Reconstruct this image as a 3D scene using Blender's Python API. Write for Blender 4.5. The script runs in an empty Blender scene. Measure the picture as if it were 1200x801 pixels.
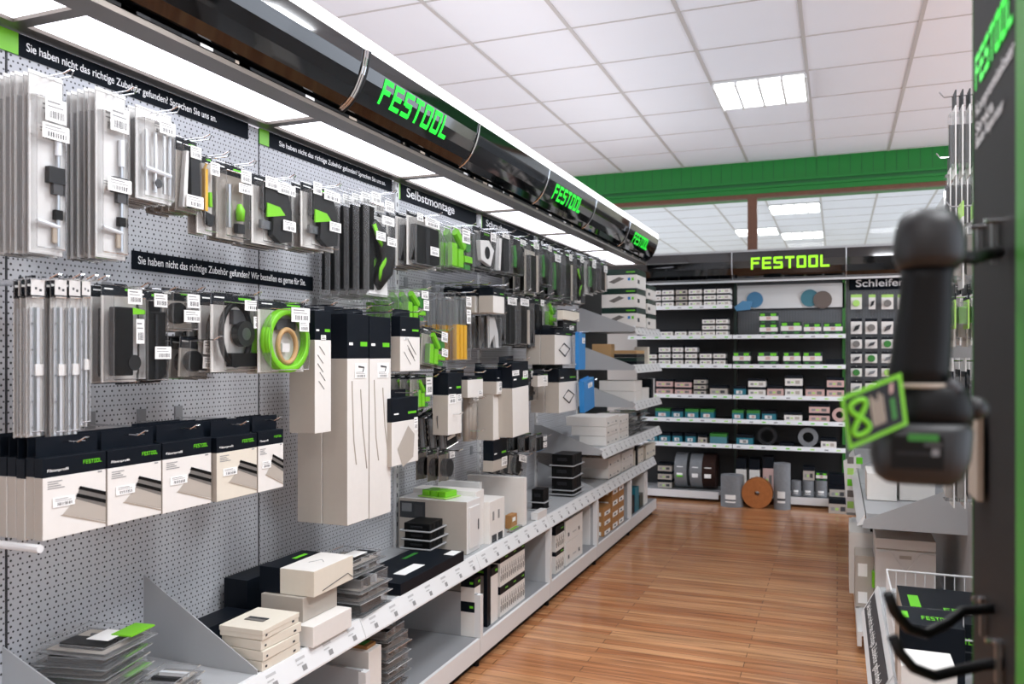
import bpy, math, random
from mathutils import Vector, Matrix

random.seed(7)
SC = bpy.context.scene
COL = SC.collection

# ---------------------------------------------------------------- camera
F, U0, V0, EYE = 965.0, 600.0, 416.0, 1.45
PHI = math.atan(381 / 965)
CP, SP = math.cos(PHI), math.sin(PHI)
cam_data = bpy.data.cameras.new('camera')
cam = bpy.data.objects.new('camera', cam_data)
COL.objects.link(cam)
SC.camera = cam
cam.location = (0, 0, EYE)
cam.rotation_euler = (math.pi / 2, 0, PHI)
cam_data.sensor_width = 36
cam_data.lens = F / 1200 * 36
cam_data.shift_y = (V0 - 400.5) / 1200
cam_data.clip_start = 0.05
cam_data.clip_end = 60
cam_data.dof.use_dof = True
cam_data.dof.focus_distance = 3.0
cam_data.dof.aperture_fstop = 4.0

# ---------------------------------------------------------------- world, exposure
world = bpy.data.worlds.new('shop_daylight')
SC.world = world
world.use_nodes = True
world.node_tree.nodes['Background'].inputs[0].default_value = (0.84, 0.92, 1.05, 1)
world.node_tree.nodes['Background'].inputs[1].default_value = 2.8
SC.view_settings.view_transform = 'Standard'
SC.view_settings.look = 'None'
SC.view_settings.gamma = 1.0
SC.view_settings.exposure = 0.02
SC.view_settings.use_curve_mapping = False
SC.cycles.transparent_max_bounces = 40
SC.cycles.max_bounces = 8
SC.cycles.sample_clamp_indirect = 4.0

CANOPY_LAMP = 3.1
CEILING_LAMP = 4.5


def area(name, loc, sx, sy, energy, rot=(0, 0, 0), col=(1, 1, 1)):
    d = bpy.data.lights.new(name, 'AREA')
    d.shape = 'RECTANGLE'
    d.size, d.size_y, d.energy, d.color = sx, sy, energy, col
    o = bpy.data.objects.new(name, d)
    COL.objects.link(o)
    o.location, o.rotation_euler = loc, rot
    return o


# ceiling-height area lights added to brighten the shop, most without a fixture
for lx, ly, le in ((0.8, 3.5, 62), (0.8, 0.85, 50), (-0.53, 2.2, 50), (2.4, 6.4, 55), (-0.53, -1.5, 30), (-0.53, 11.5, 50), (-3.5, 11.5, 50)):
    area('ceiling_fill_light', (lx, ly, 3.43), 0.6, 0.6, le, (0, 0, 0), (0.93, 0.96, 1.0))


# ---------------------------------------------------------------- pixel rays onto real planes
def ray(u, v):
    r, t = (u - U0) / F, (V0 - v) / F
    return r * CP - SP, r * SP + CP, t


def PX(u, v, X):
    a, b, t = ray(u, v)
    k = X / a
    return b * k, EYE + t * k


def PY(u, v, Y):
    a, b, t = ray(u, v)
    k = Y / b
    return a * k, EYE + t * k


def PZ(u, v, Z):
    a, b, t = ray(u, v)
    k = (Z - EYE) / t
    return a * k, b * k


def SV(x, y, z):
    d = -x * SP + y * CP
    return V0 - F * (z - EYE) / d


# ---------------------------------------------------------------- materials
def lin(h):
    h = h.lstrip('#')
    o = []
    for i in (0, 2, 4):
        c = int(h[i:i + 2], 16) / 255
        o.append(c / 12.92 if c <= 0.04045 else ((c + 0.055) / 1.055) ** 2.4)
    return (*o, 1)


MATS = {}


def mat(name, hexc, rough=0.5, metal=0.0, emit=0.0, noise=0.0, spec=0.5, coat=0.0, nscale=40.0):
    m = bpy.data.materials.new(name)
    m.use_nodes = True
    nt = m.node_tree
    b = nt.nodes['Principled BSDF']
    c = lin(hexc)
    b.inputs['Base Color'].default_value = c
    b.inputs['Roughness'].default_value = rough
    b.inputs['Metallic'].default_value = metal
    b.inputs['Specular IOR Level'].default_value = spec
    b.inputs['Coat Weight'].default_value = coat
    if emit:
        b.inputs['Emission Color'].default_value = c
        b.inputs['Emission Strength'].default_value = emit
    if noise:
        tc = nt.nodes.new('ShaderNodeTexCoord')
        n = nt.nodes.new('ShaderNodeTexNoise')
        n.inputs['Scale'].default_value = nscale
        mx = nt.nodes.new('ShaderNodeMix')
        mx.data_type = 'RGBA'
        nt.links.new(tc.outputs['Object'], n.inputs['Vector'])
        nt.links.new(n.outputs['Fac'], mx.inputs['Factor'])
        mx.inputs['A'].default_value = tuple(max(0, x * (1 - noise)) for x in c[:3]) + (1,)
        mx.inputs['B'].default_value = tuple(min(1, x * (1 + noise)) for x in c[:3]) + (1,)
        nt.links.new(mx.outputs['Result'], b.inputs['Base Color'])
    MATS[name] = m
    return m


for a in (
    ('card_white', '#e2dfda', 0.55, 0, 0, 0.03), ('card_cream', '#dcd5c6', 0.6, 0, 0, 0.03), ('card_grey', '#b0a89e', 0.55, 0, 0, 0.03),
    ('navy', '#0a111a', 0.5, 0, 0, 0, 0.18), ('navy_green', '#0d2b24', 0.35), ('ink', '#33363a', 0.6), ('ink_light', '#8c8c8c', 0.6), ('ink_faint', '#b9b9b9', 0.6), ('photo_grey', '#6f6c68', 0.5, 0, 0, 0.25),
    ('black', '#0a0b0c', 0.5, 0, 0, 0, 0.2), ('black_soft', '#0f1012', 0.5, 0, 0, 0.15), ('charcoal', '#1e2023', 0.5, 0, 0, 0, 0.3), ('graphite', '#3d3e41', 0.55),
    ('green', '#74c41c', 0.4), ('edge_green', '#3f8f30', 0.5), ('green_dark', '#2f7a2c', 0.45), ('green_pale', '#a8d76a', 0.5), ('yellow', '#d9a62a', 0.45), ('blue', '#2b80c4', 0.35), ('teal', '#1d6f80', 0.45),
    ('tan', '#b89465', 0.6), ('kraft', '#a97a48', 0.7, 0, 0, 0.08), ('brown_abrasive', '#a8693c', 0.85, 0, 0, 0.2, 0.2), ('brown_dark', '#2e1d18', 0.8, 0, 0, 0.3, 0.2),
    ('abrasive_grey', '#7d8083', 0.8, 0, 0, 0.15, 0.3), ('abrasive_blue', '#4f86ad', 0.8), ('abrasive_teal', '#4b7f8c', 0.8), ('abrasive_brown', '#6e625b', 0.8),
    ('steel', '#c9ccd0', 0.28, 1.0), ('steel_dark', '#7d7f82', 0.35, 1.0), ('alu', '#dfe3e8', 0.35, 0.25), ('chrome', '#d8dadc', 0.12, 1.0),
    ('paint_white', '#dfe0e0', 0.4), ('paint_grey', '#a9abad', 0.45), ('paint_mid', '#8b8d90', 0.5), ('frame_metal', '#6d665f', 0.35, 0.6), ('rack_black', '#0c0d0e', 0.5),
    ('sign_navy', '#0b121a', 0.7, 0, 0, 0, 0.12), ('sign_white', '#f2f2f2', 0.5), ('label', '#f4f4f2', 0.5), ('plastic_white', '#dddcda', 0.3),
    ('panel_grey', '#1a191a', 0.6, 0, 0, 0.04, 0.2), ('beam_green', '#0d7a2a', 0.45), ('beam_green_dark', '#0b5c28', 0.5), ('window_wood', '#6b4430', 0.5, 0, 0, 0.2),
    ('ceiling_bar', '#c3bfbd', 0.5), ('wall_paint', '#cfcbc4', 0.8), ('next_wall', '#d8d2bd', 0.8), ('beige', '#a69a8c', 0.7), ('red_light', '#d02020', 0.4, 0, 1.0),
    ('pink', '#c9a7a0', 0.6),
):
    mat(*a)
mat('sign_green', '#22e63a', 0.4, 0, 0.75)
mat('sign_lime', '#9bea1e', 0.4, 0, 0.75)
mat('mark_green', '#66c81e', 0.4)
mat('gloss_black', '#07080a', 0.06, 0, 0, 0, 0.6, 0.6)
mat('lamp_panel', '#f4f5ff', 0.5, 0, CANOPY_LAMP)
mat('top_glow', '#ffffff', 0.5, 0, 1.1)
mat('lamp_cell', '#ffffff', 0.5, 0, CEILING_LAMP)


def clear_mat(name, tint, gloss, milky, rough=0.08):
    m = bpy.data.materials.new(name)
    m.use_nodes = True
    nt = m.node_tree
    nt.nodes.clear()
    out = nt.nodes.new('ShaderNodeOutputMaterial')
    tr = nt.nodes.new('ShaderNodeBsdfTransparent')
    tr.inputs[0].default_value = (tint, tint, tint, 1)
    gl = nt.nodes.new('ShaderNodeBsdfGlossy')
    gl.inputs['Roughness'].default_value = rough
    gl.inputs['Color'].default_value = (1, 1, 1, 1)
    df = nt.nodes.new('ShaderNodeBsdfDiffuse')
    df.inputs[0].default_value = (0.75, 0.76, 0.77, 1)
    lw = nt.nodes.new('ShaderNodeLayerWeight')
    lw.inputs[0].default_value = gloss
    m1 = nt.nodes.new('ShaderNodeMixShader')
    m2 = nt.nodes.new('ShaderNodeMixShader')
    m1.inputs[0].default_value = milky
    nt.links.new(tr.outputs[0], m1.inputs[1])
    nt.links.new(df.outputs[0], m1.inputs[2])
    nt.links.new(lw.outputs['Fresnel'], m2.inputs[0])
    nt.links.new(m1.outputs[0], m2.inputs[1])
    nt.links.new(gl.outputs[0], m2.inputs[2])
    nt.links.new(m2.outputs[0], out.inputs[0])
    MATS[name] = m


clear_mat('clear', 0.97, 0.03, 0.01)
clear_mat('clear_edge', 0.82, 0.2, 0.13, 0.12)
clear_mat('window_glass', 0.95, 0.1, 0.0, 0.02)


def floor_mat():
    m = bpy.data.materials.new('laminate')
    m.use_nodes = True
    nt = m.node_tree
    b = nt.nodes['Principled BSDF']
    N, L = nt.nodes.new, nt.links.new
    tc = N('ShaderNodeTexCoord')
    br = N('ShaderNodeTexBrick')
    br.inputs['Scale'].default_value = 1.0
    br.inputs['Brick Width'].default_value = 1.1
    br.inputs['Row Height'].default_value = 0.066
    br.inputs['Mortar Size'].default_value = 0.0012
    br.inputs['Mortar Smooth'].default_value = 0.1
    br.inputs['Bias'].default_value = 0.0
    br.offset = 0.37
    br.inputs['Color1'].default_value = lin('#b0754d')
    br.inputs['Color2'].default_value = lin('#cf9c70')
    br.inputs['Mortar'].default_value = lin('#4a2c1c')
    L(tc.outputs['Object'], br.inputs['Vector'])
    mp = N('ShaderNodeMapping')
    mp.inputs['Scale'].default_value = (2.0, 34.0, 1)
    L(tc.outputs['Object'], mp.inputs['Vector'])
    n1 = N('ShaderNodeTexNoise')
    n1.inputs['Scale'].default_value = 1.0
    n1.inputs['Detail'].default_value = 5
    L(mp.outputs[0], n1.inputs['Vector'])
    cr = N('ShaderNodeValToRGB')
    cr.color_ramp.elements[0].position, cr.color_ramp.elements[0].color = 0.3, (0.5, 0.45, 0.42, 1)
    cr.color_ramp.elements[1].position, cr.color_ramp.elements[1].color = 0.7, (1.25, 1.2, 1.15, 1)
    L(n1.outputs['Fac'], cr.inputs[0])
    mx = N('ShaderNodeMix')
    mx.data_type, mx.blend_type = 'RGBA', 'MULTIPLY'
    mx.inputs['Factor'].default_value = 0.9
    L(br.outputs['Color'], mx.inputs['A'])
    L(cr.outputs['Color'], mx.inputs['B'])
    L(mx.outputs['Result'], b.inputs['Base Color'])
    b.inputs['Roughness'].default_value = 0.2
    b.inputs['Specular IOR Level'].default_value = 0.5
    MATS['laminate'] = m


def holes_mat(name, base, hole, dot):
    """perforated sheet: rows of fine holes alternating with rows of wider spaced larger holes, in the sheet's own metres"""
    m = bpy.data.materials.new(name)
    m.use_nodes = True
    nt = m.node_tree
    b = nt.nodes['Principled BSDF']
    N, L = nt.nodes.new, nt.links.new
    tc = N('ShaderNodeTexCoord')
    sx = N('ShaderNodeSeparateXYZ')
    L(tc.outputs['Object'], sx.inputs[0])

    def mth(op, a, v=None, c=None):
        n = N('ShaderNodeMath')
        n.operation = op
        for i, q in enumerate((a, v, c)):
            if q is None:
                continue
            if isinstance(q, (int, float)):
                n.inputs[i].default_value = q
            else:
                L(q, n.inputs[i])
        return n.outputs[0]

    def lattice(pu, pv, ou, ov, r):
        a = mth('SUBTRACT', mth('FRACT', mth('ADD', mth('DIVIDE', sx.outputs[dot[0]], pu), ou)), 0.5)
        c = mth('SUBTRACT', mth('FRACT', mth('ADD', mth('DIVIDE', sx.outputs[dot[1]], pv), ov)), 0.5)
        a, c = mth('MULTIPLY', a, pu), mth('MULTIPLY', c, pv)
        d = mth('SQRT', mth('ADD', mth('MULTIPLY', a, a), mth('MULTIPLY', c, c)))
        return mth('LESS_THAN', d, r)

    h = mth('MAXIMUM', lattice(0.0134, 0.0286, 0, 0, 0.0027), lattice(0.0268, 0.0286, 0, 0.5, 0.0033))
    mx = N('ShaderNodeMix')
    mx.data_type = 'RGBA'
    L(h, mx.inputs['Factor'])
    mx.inputs['A'].default_value, mx.inputs['B'].default_value = lin(base), lin(hole)
    L(mx.outputs['Result'], b.inputs['Base Color'])
    b.inputs['Roughness'].default_value = 0.5
    MATS[name] = m


floor_mat()
holes_mat('pegboard', '#c0c2c6', '#2c2c2e', (1, 2))
holes_mat('pegboard_back', '#5f6265', '#161616', (0, 2))


# ---------------------------------------------------------------- mesh builder
class MB:
    def __init__(s):
        s.v, s.f, s.m, s.names = [], [], [], []

    def _mi(s, n):
        if n not in s.names:
            s.names.append(n)
        return s.names.index(n)

    def poly(s, pts, m):
        b = len(s.v)
        s.v += [tuple(p) for p in pts]
        s.f.append(tuple(range(b, b + len(pts))))
        s.m.append(s._mi(m))
        return s

    def box(s, x0, x1, y0, y1, z0, z1, m, **fm):
        x0, x1 = min(x0, x1), max(x0, x1)
        y0, y1 = min(y0, y1), max(y0, y1)
        z0, z1 = min(z0, z1), max(z0, z1)
        b = len(s.v)
        s.v += [(x, y, z) for z in (z0, z1) for y in (y0, y1) for x in (x0, x1)]
        for k, q in (('zn', (0, 2, 3, 1)), ('zp', (4, 5, 7, 6)), ('yn', (0, 1, 5, 4)), ('yp', (2, 6, 7, 3)), ('xn', (0, 4, 6, 2)), ('xp', (1, 3, 7, 5))):
            s.f.append(tuple(b + i for i in q))
            s.m.append(s._mi(fm.get(k, m)))
        return s

    def hexa(s, p, m):
        """eight corners: bottom four then top four, both counter-clockwise from above"""
        b = len(s.v)
        s.v += [tuple(q) for q in p]
        for q in ((3, 2, 1, 0), (4, 5, 6, 7), (0, 1, 5, 4), (1, 2, 6, 5), (2, 3, 7, 6), (3, 0, 4, 7)):
            s.f.append(tuple(b + i for i in q))
            s.m.append(s._mi(m))
        return s

    def prism(s, pts, axis, a0, a1, m, cap=None):
        """closed 2D outline extruded along an axis; pts are the two other coordinates in x, y, z order"""
        def P(p, a):
            return {'x': (a, p[0], p[1]), 'y': (p[0], a, p[1]), 'z': (p[0], p[1], a)}[axis]
        n, b = len(pts), len(s.v)
        s.v += [P(p, a0) for p in pts] + [P(p, a1) for p in pts]
        for i in range(n):
            j = (i + 1) % n
            s.f.append((b + i, b + j, b + n + j, b + n + i))
            s.m.append(s._mi(m))
        s.f += [tuple(b + i for i in reversed(range(n))), tuple(b + n + i for i in range(n))]
        s.m += [s._mi(cap or m)] * 2
        return s

    def tube(s, pts, r, m, n=8, closed=False):
        P = [Vector(p) for p in pts]
        rs = r if isinstance(r, (list, tuple)) else [r] * len(P)
        b = len(s.v)
        k = len(P)
        up = None
        for i, p in enumerate(P):
            if closed:
                d = P[(i + 1) % k] - P[i - 1]
            else:
                d = P[min(i + 1, k - 1)] - P[max(i - 1, 0)]
            d.normalize()
            if up is None:
                up = Vector((0, 0, 1)) if abs(d.z) < 0.9 else Vector((1, 0, 0))
            a = d.cross(up)
            if a.length < 1e-6:
                a = d.cross(Vector((0, 1, 0)))
            a.normalize()
            c = a.cross(d).normalized()
            up = c
            for j in range(n):
                t = 2 * math.pi * j / n
                s.v.append(tuple(p + (a * math.cos(t) + c * math.sin(t)) * rs[i]))
        for i in range(k if closed else k - 1):
            i2 = (i + 1) % k
            for j in range(n):
                j2 = (j + 1) % n
                s.f.append((b + i * n + j, b + i * n + j2, b + i2 * n + j2, b + i2 * n + j))
                s.m.append(s._mi(m))
        if not closed:
            s.f += [tuple(b + j for j in reversed(range(n))), tuple(b + (k - 1) * n + j for j in range(n))]
            s.m += [s._mi(m)] * 2
        return s

    def disc(s, c, axis, r, h, m, n=24, hole=0.0, edge=None):
        """a disc or ring of thickness h centred at c"""
        def P(a, q, t):
            x, y = math.cos(a) * q, math.sin(a) * q
            return {'x': (c[0] + t, c[1] + x, c[2] + y), 'y': (c[0] + x, c[1] + t, c[2] + y), 'z': (c[0] + x, c[1] + y, c[2] + t)}[axis]
        A = [2 * math.pi * i / n for i in range(n)]
        for i in range(n):
            a, a2 = A[i], A[(i + 1) % n]
            s.poly([P(a, r, -h / 2), P(a2, r, -h / 2), P(a2, r, h / 2), P(a, r, h / 2)], edge or m)
            if hole:
                s.poly([P(a2, hole, -h / 2), P(a, hole, -h / 2), P(a, hole, h / 2), P(a2, hole, h / 2)], edge or m)
                for t in (-h / 2, h / 2):
                    s.poly([P(a, hole, t), P(a2, hole, t), P(a2, r, t), P(a, r, t)], m)
        if not hole:
            for t in (-h / 2, h / 2):
                s.poly([P(a, r, t) for a in A], m)
        return s

    def loft(s, rings, m, closed_ends=True):
        n, b = len(rings[0]), len(s.v)
        for r in rings:
            s.v += [tuple(p) for p in r]
        for i in range(len(rings) - 1):
            for j in range(n):
                j2 = (j + 1) % n
                s.f.append((b + i * n + j, b + i * n + j2, b + (i + 1) * n + j2, b + (i + 1) * n + j))
                s.m.append(s._mi(m))
        if closed_ends:
            s.f += [tuple(b + j for j in reversed(range(n))), tuple(b + (len(rings) - 1) * n + j for j in range(n))]
            s.m += [s._mi(m)] * 2
        return s

    def build(s, name, parent=None, bevel=0, smooth=False, loc=None, rz=0):
        me = bpy.data.meshes.new(name)
        me.from_pydata(s.v, [], s.f)
        for n in s.names:
            me.materials.append(MATS[n])
        me.polygons.foreach_set('material_index', s.m)
        if smooth:
            me.polygons.foreach_set('use_smooth', [True] * len(me.polygons))
        me.update()
        o = bpy.data.objects.new(name, me)
        COL.objects.link(o)
        if parent is not None:
            o.parent = parent
        if loc:
            o.location = loc
        o.rotation_euler.z = rz
        if bevel:
            bv = o.modifiers.new('bevel', 'BEVEL')
            bv.width, bv.segments, bv.limit_method = bevel, 2, 'ANGLE'
        return o


def tag(o, label=None, cat=None, group=None, kind=None):
    if label:
        o['label'] = label
    if cat:
        o['category'] = cat
    if group:
        o['group'] = group
    if kind:
        o['kind'] = kind
    return o


def empty(name, loc, label, cat, group=None, rz=0):
    o = bpy.data.objects.new(name, None)
    COL.objects.link(o)
    o.location = loc
    o.rotation_euler.z = rz
    o.empty_display_size = 0.05
    return tag(o, label, cat, group)


def copy_tree(o, parent=None):
    c = o.copy()
    COL.objects.link(c)
    c.parent = parent
    for ch in o.children:
        copy_tree(ch, c)
    return c


def text(name, s, w, h, m, loc, rot, parent, squash=True):
    """lettering with the given total width and capital height, left-bottom at loc"""
    cu = bpy.data.curves.new(name, 'FONT')
    cu.body = s
    cu.size = 1.0
    cu.extrude = 0.0
    cu.offset = 0.012
    cu.materials.append(MATS[m])
    o = bpy.data.objects.new(name, cu)
    COL.objects.link(o)
    bpy.context.view_layer.update()
    bw = max(o.dimensions.x, 1e-3)
    k = h / 0.7
    me = bpy.data.meshes.new_from_object(o.evaluated_get(bpy.context.evaluated_depsgraph_get()))
    bpy.data.objects.remove(o)
    me.transform(Matrix.Diagonal(((w / bw) if w else k, k, 1, 1)))
    o = bpy.data.objects.new(name, me)
    COL.objects.link(o)
    o.parent = parent
    o.location, o.rotation_euler = loc, rot
    return o


RX = (math.pi / 2, 0, math.pi / 2)       # lettering that faces +X
RY = (math.pi / 2, 0, 0)                 # lettering that faces -Y
RNX = (math.pi / 2, 0, -math.pi / 2)     # lettering that faces -X

S_ = 0.19
GLY = {
    'F': [(0, 0, S_, 1), (S_, 1 - S_, .8, 1), (S_, .43, .7, .43 + S_)],
    'E': [(0, 0, S_, 1), (S_, 1 - S_, .8, 1), (S_, .41, .74, .41 + S_), (S_, 0, .8, S_)],
    'S': [(.04, 1 - S_, .8, 1), (0, .45, S_, .96), (S_, .41, .76, .41 + S_), (.8 - S_, .04, .8, .45), (0, 0, .76, S_)],
    'T': [(0, 1 - S_, .8, 1), (.305, 0, .495, 1 - S_)],
    'O': [(0, .04, S_, .96), (.8 - S_, .04, .8, .96), (.04, 0, .76, S_), (.04, 1 - S_, .76, 1)],
    'L': [(0, 0, S_, 1), (S_, 0, .76, S_)],
}


def wordmark(mb, fn, m, slices=1):
    """the seven block letters, 6.8 wide and 1 high, laid on a surface by fn(a, b)"""
    x = 0
    for ch in 'FESTOOL':
        for a0, b0, a1, b1 in GLY[ch]:
            k = max(1, int(math.ceil((b1 - b0) * slices)))
            for i in range(k):
                c0, c1 = b0 + (b1 - b0) * i / k, b0 + (b1 - b0) * (i + 1) / k
                mb.poly([fn(x + a0, c0), fn(x + a1, c0), fn(x + a1, c1), fn(x + a0, c1)], m)
        x += 1.0
    return mb


def struct(o):
    o['kind'] = 'structure'
    return o
# ================================================================ the room
CEIL = EYE + 2.015
TILE = 0.667
struct(MB().box(-7, 4.5, -3, 9.35, -0.1, 0, 'laminate').build('floor'))
struct(MB().box(-7, 6, 9.352, 16.5, -0.1, 0, 'wall_paint').build('floor'))
mat('tile_white', '#eff1f7', 0.85, 0, 0, 0.015, 0.3, 0, 3.0)
struct(MB().box(-7, 4.5, -3, 8.95, CEIL, CEIL + 0.1, 'tile_white').build('ceiling'))
struct(MB().box(-7, 6, 8.95, 16.5, CEIL, CEIL + 0.1, 'tile_white').build('ceiling'))
g = MB()
for i in range(-10, 10):
    x = -0.866 + TILE * i
    if -6.9 < x < 5.9:
        g.box(x - 0.012, x + 0.012, -3 if x < 4.4 else 9.3, 16.4, CEIL - 0.005, CEIL + 0.001, 'ceiling_bar')
for i in range(-13, 18):
    y = 6.187 + TILE * i
    if -3 < y < 16.4:
        wide = y > 9
        g.box(-6.9, 5.9 if wide else 4.4, y - 0.006, y + 0.006, CEIL - 0.004, CEIL + 0.001, 'ceiling_bar')
struct(g.build('trim_1'))
# partition at the rear with its window band, green beam over it
w = MB()
w.box(-7, 4.5, 9.25, 9.35, 0, 2.2, 'wall_paint')
struct(w.build('wall_back'))
struct(MB().box(-7, 4.5, -3.1, -3, 0, CEIL, 'wall_paint').build('wall_blocker'))  # unseen wall added behind the camera to cut the light from there
struct(MB().box(-7, 6, 16.4, 16.5, 0, CEIL, 'next_wall').build('wall_rear'))
b = MB()
YB = 8.9
b.box(-7, 4.5, YB, 9.35, 3.2, CEIL, 'beam_green')
x = -4.08
while x < 3.2:
    b.box(x, x + 0.006, YB - 0.002, YB, 3.235, CEIL, 'beam_green_dark')
    x += 0.105
b.box(-7, 4.5, YB - 0.03, YB, 3.235, 3.26, 'beam_green')
b.box(-7, 4.5, YB - 0.012, YB, 3.2, 3.235, 'beam_green_dark')
b.box(-7, 4.5, YB - 0.02, YB, 3.18, 3.205, 'beam_green')
b.box(-7, 4.5, YB, 9.35, 3.13, 3.2, 'beam_green')
struct(b.build('beam_green'))
wf = MB()
wf.box(-7, 4.5, YB + 0.01, YB + 0.09, 3.09, 3.13, 'window_wood')
wf.box(-7, 4.5, YB + 0.01, YB + 0.09, 2.2, 2.26, 'window_wood')
xa, _ = PY(876, 260, YB + 0.01)
xb, _ = PY(887, 260, YB + 0.01)
wf.box(xa, xb, YB + 0.01, YB + 0.09, 2.26, 3.09, 'window_wood')
fr = struct(wf.build('window_1'))
pn = MB()
pn.box(-7, xa, YB + 0.04, YB + 0.046, 2.26, 3.09, 'window_glass')
pn.box(xb, 4.5, YB + 0.04, YB + 0.046, 2.26, 3.09, 'window_glass')
pn.build('glass_pane', fr)


def ceiling_light(x0, y0, label, k=TILE, energy=True):
    t = empty('ceiling_light', (x0 + k / 2, y0 + k / 2, CEIL - 0.02), label, 'ceiling light', 'square ceiling lights with bright cells')
    h = k / 2 - 0.012
    MB().box(-h, h, -h, h, 0.002, 0.018, 'paint_white').build('housing', t)
    for i in range(4):
        a = -h + 2 * h * i / 4 + 0.014
        c = a + h / 2 - 0.028
        m = MB()
        ys = [-h + 0.01, -h + 0.05, h - 0.05, h - 0.01]
        zs = [0, -0.022, -0.022, 0]
        m.prism([(ys[j], zs[j]) for j in range(4)], 'x', a, c, 'lamp_cell')
        m.build('light_cell', t)
    lv = MB()
    for i in range(5):
        a = -h + 2 * h * i / 4
        lv.box(a - 0.009, a + 0.009, -h, h, -0.026, 0.002, 'paint_white')
    lv.build('louvre', t)
    return t


ceiling_light(-0.866, 6.187, 'bright square four-cell light set in the white tiled ceiling before the green beam')
ceiling_light(-0.866, 11.52, 'four-cell ceiling light seen through the window just under the green beam')
ceiling_light(-1.533, 13.52, 'four-cell ceiling light seen through the window beside the brown window post')
ceiling_light(-0.866, 14.19, 'four-cell ceiling light seen low through the window over the rear lettering')

# ================================================================ left run of shelving
XW = -2.0       # perforated wall of the run
XF = -1.54      # front of base and main shelf
ORD = ['first', 'second', 'third', 'fourth', 'fifth', 'sixth', 'seventh', 'eighth', 'ninth', 'tenth']


def rail(mb, y0, y1, ztop, xf=None, ticks=True):
    """sloping price rail"""
    xf = XF if xf is None else xf
    mb.prism([(xf - 0.024, ztop), (xf + 0.002, ztop - 0.062), (xf + 0.002, ztop - 0.068), (xf - 0.008, ztop - 0.068), (xf - 0.036, ztop - 0.003), (xf - 0.036, ztop)],
             'y', y0 + 0.0015, y1 - 0.0015, 'paint_white')
    if ticks:
        n = max(2, int((y1 - y0) / 0.13))
        for i in range(n):
            a = y0 + (i + 0.35) * (y1 - y0) / n
            for q, (t0, t1) in enumerate(((0.2, 0.32), (0.45, 0.52), (0.6, 0.85))):
                ln = (0.045, 0.03, 0.022)[q]
                def P(yy, t):
                    return (xf - 0.024 + 0.026 * t + 0.001, yy, ztop - 0.062 * t + 0.0006)
                mb.poly([P(a + (0.02 if q == 2 else 0), t0), P(a + (0.02 if q == 2 else 0), t1), P(a + (0.02 if q == 2 else 0) + ln, t1), P(a + (0.02 if q == 2 else 0) + ln, t0)], 'ink_light' if q == 2 else 'ink_faint')
    return mb


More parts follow.
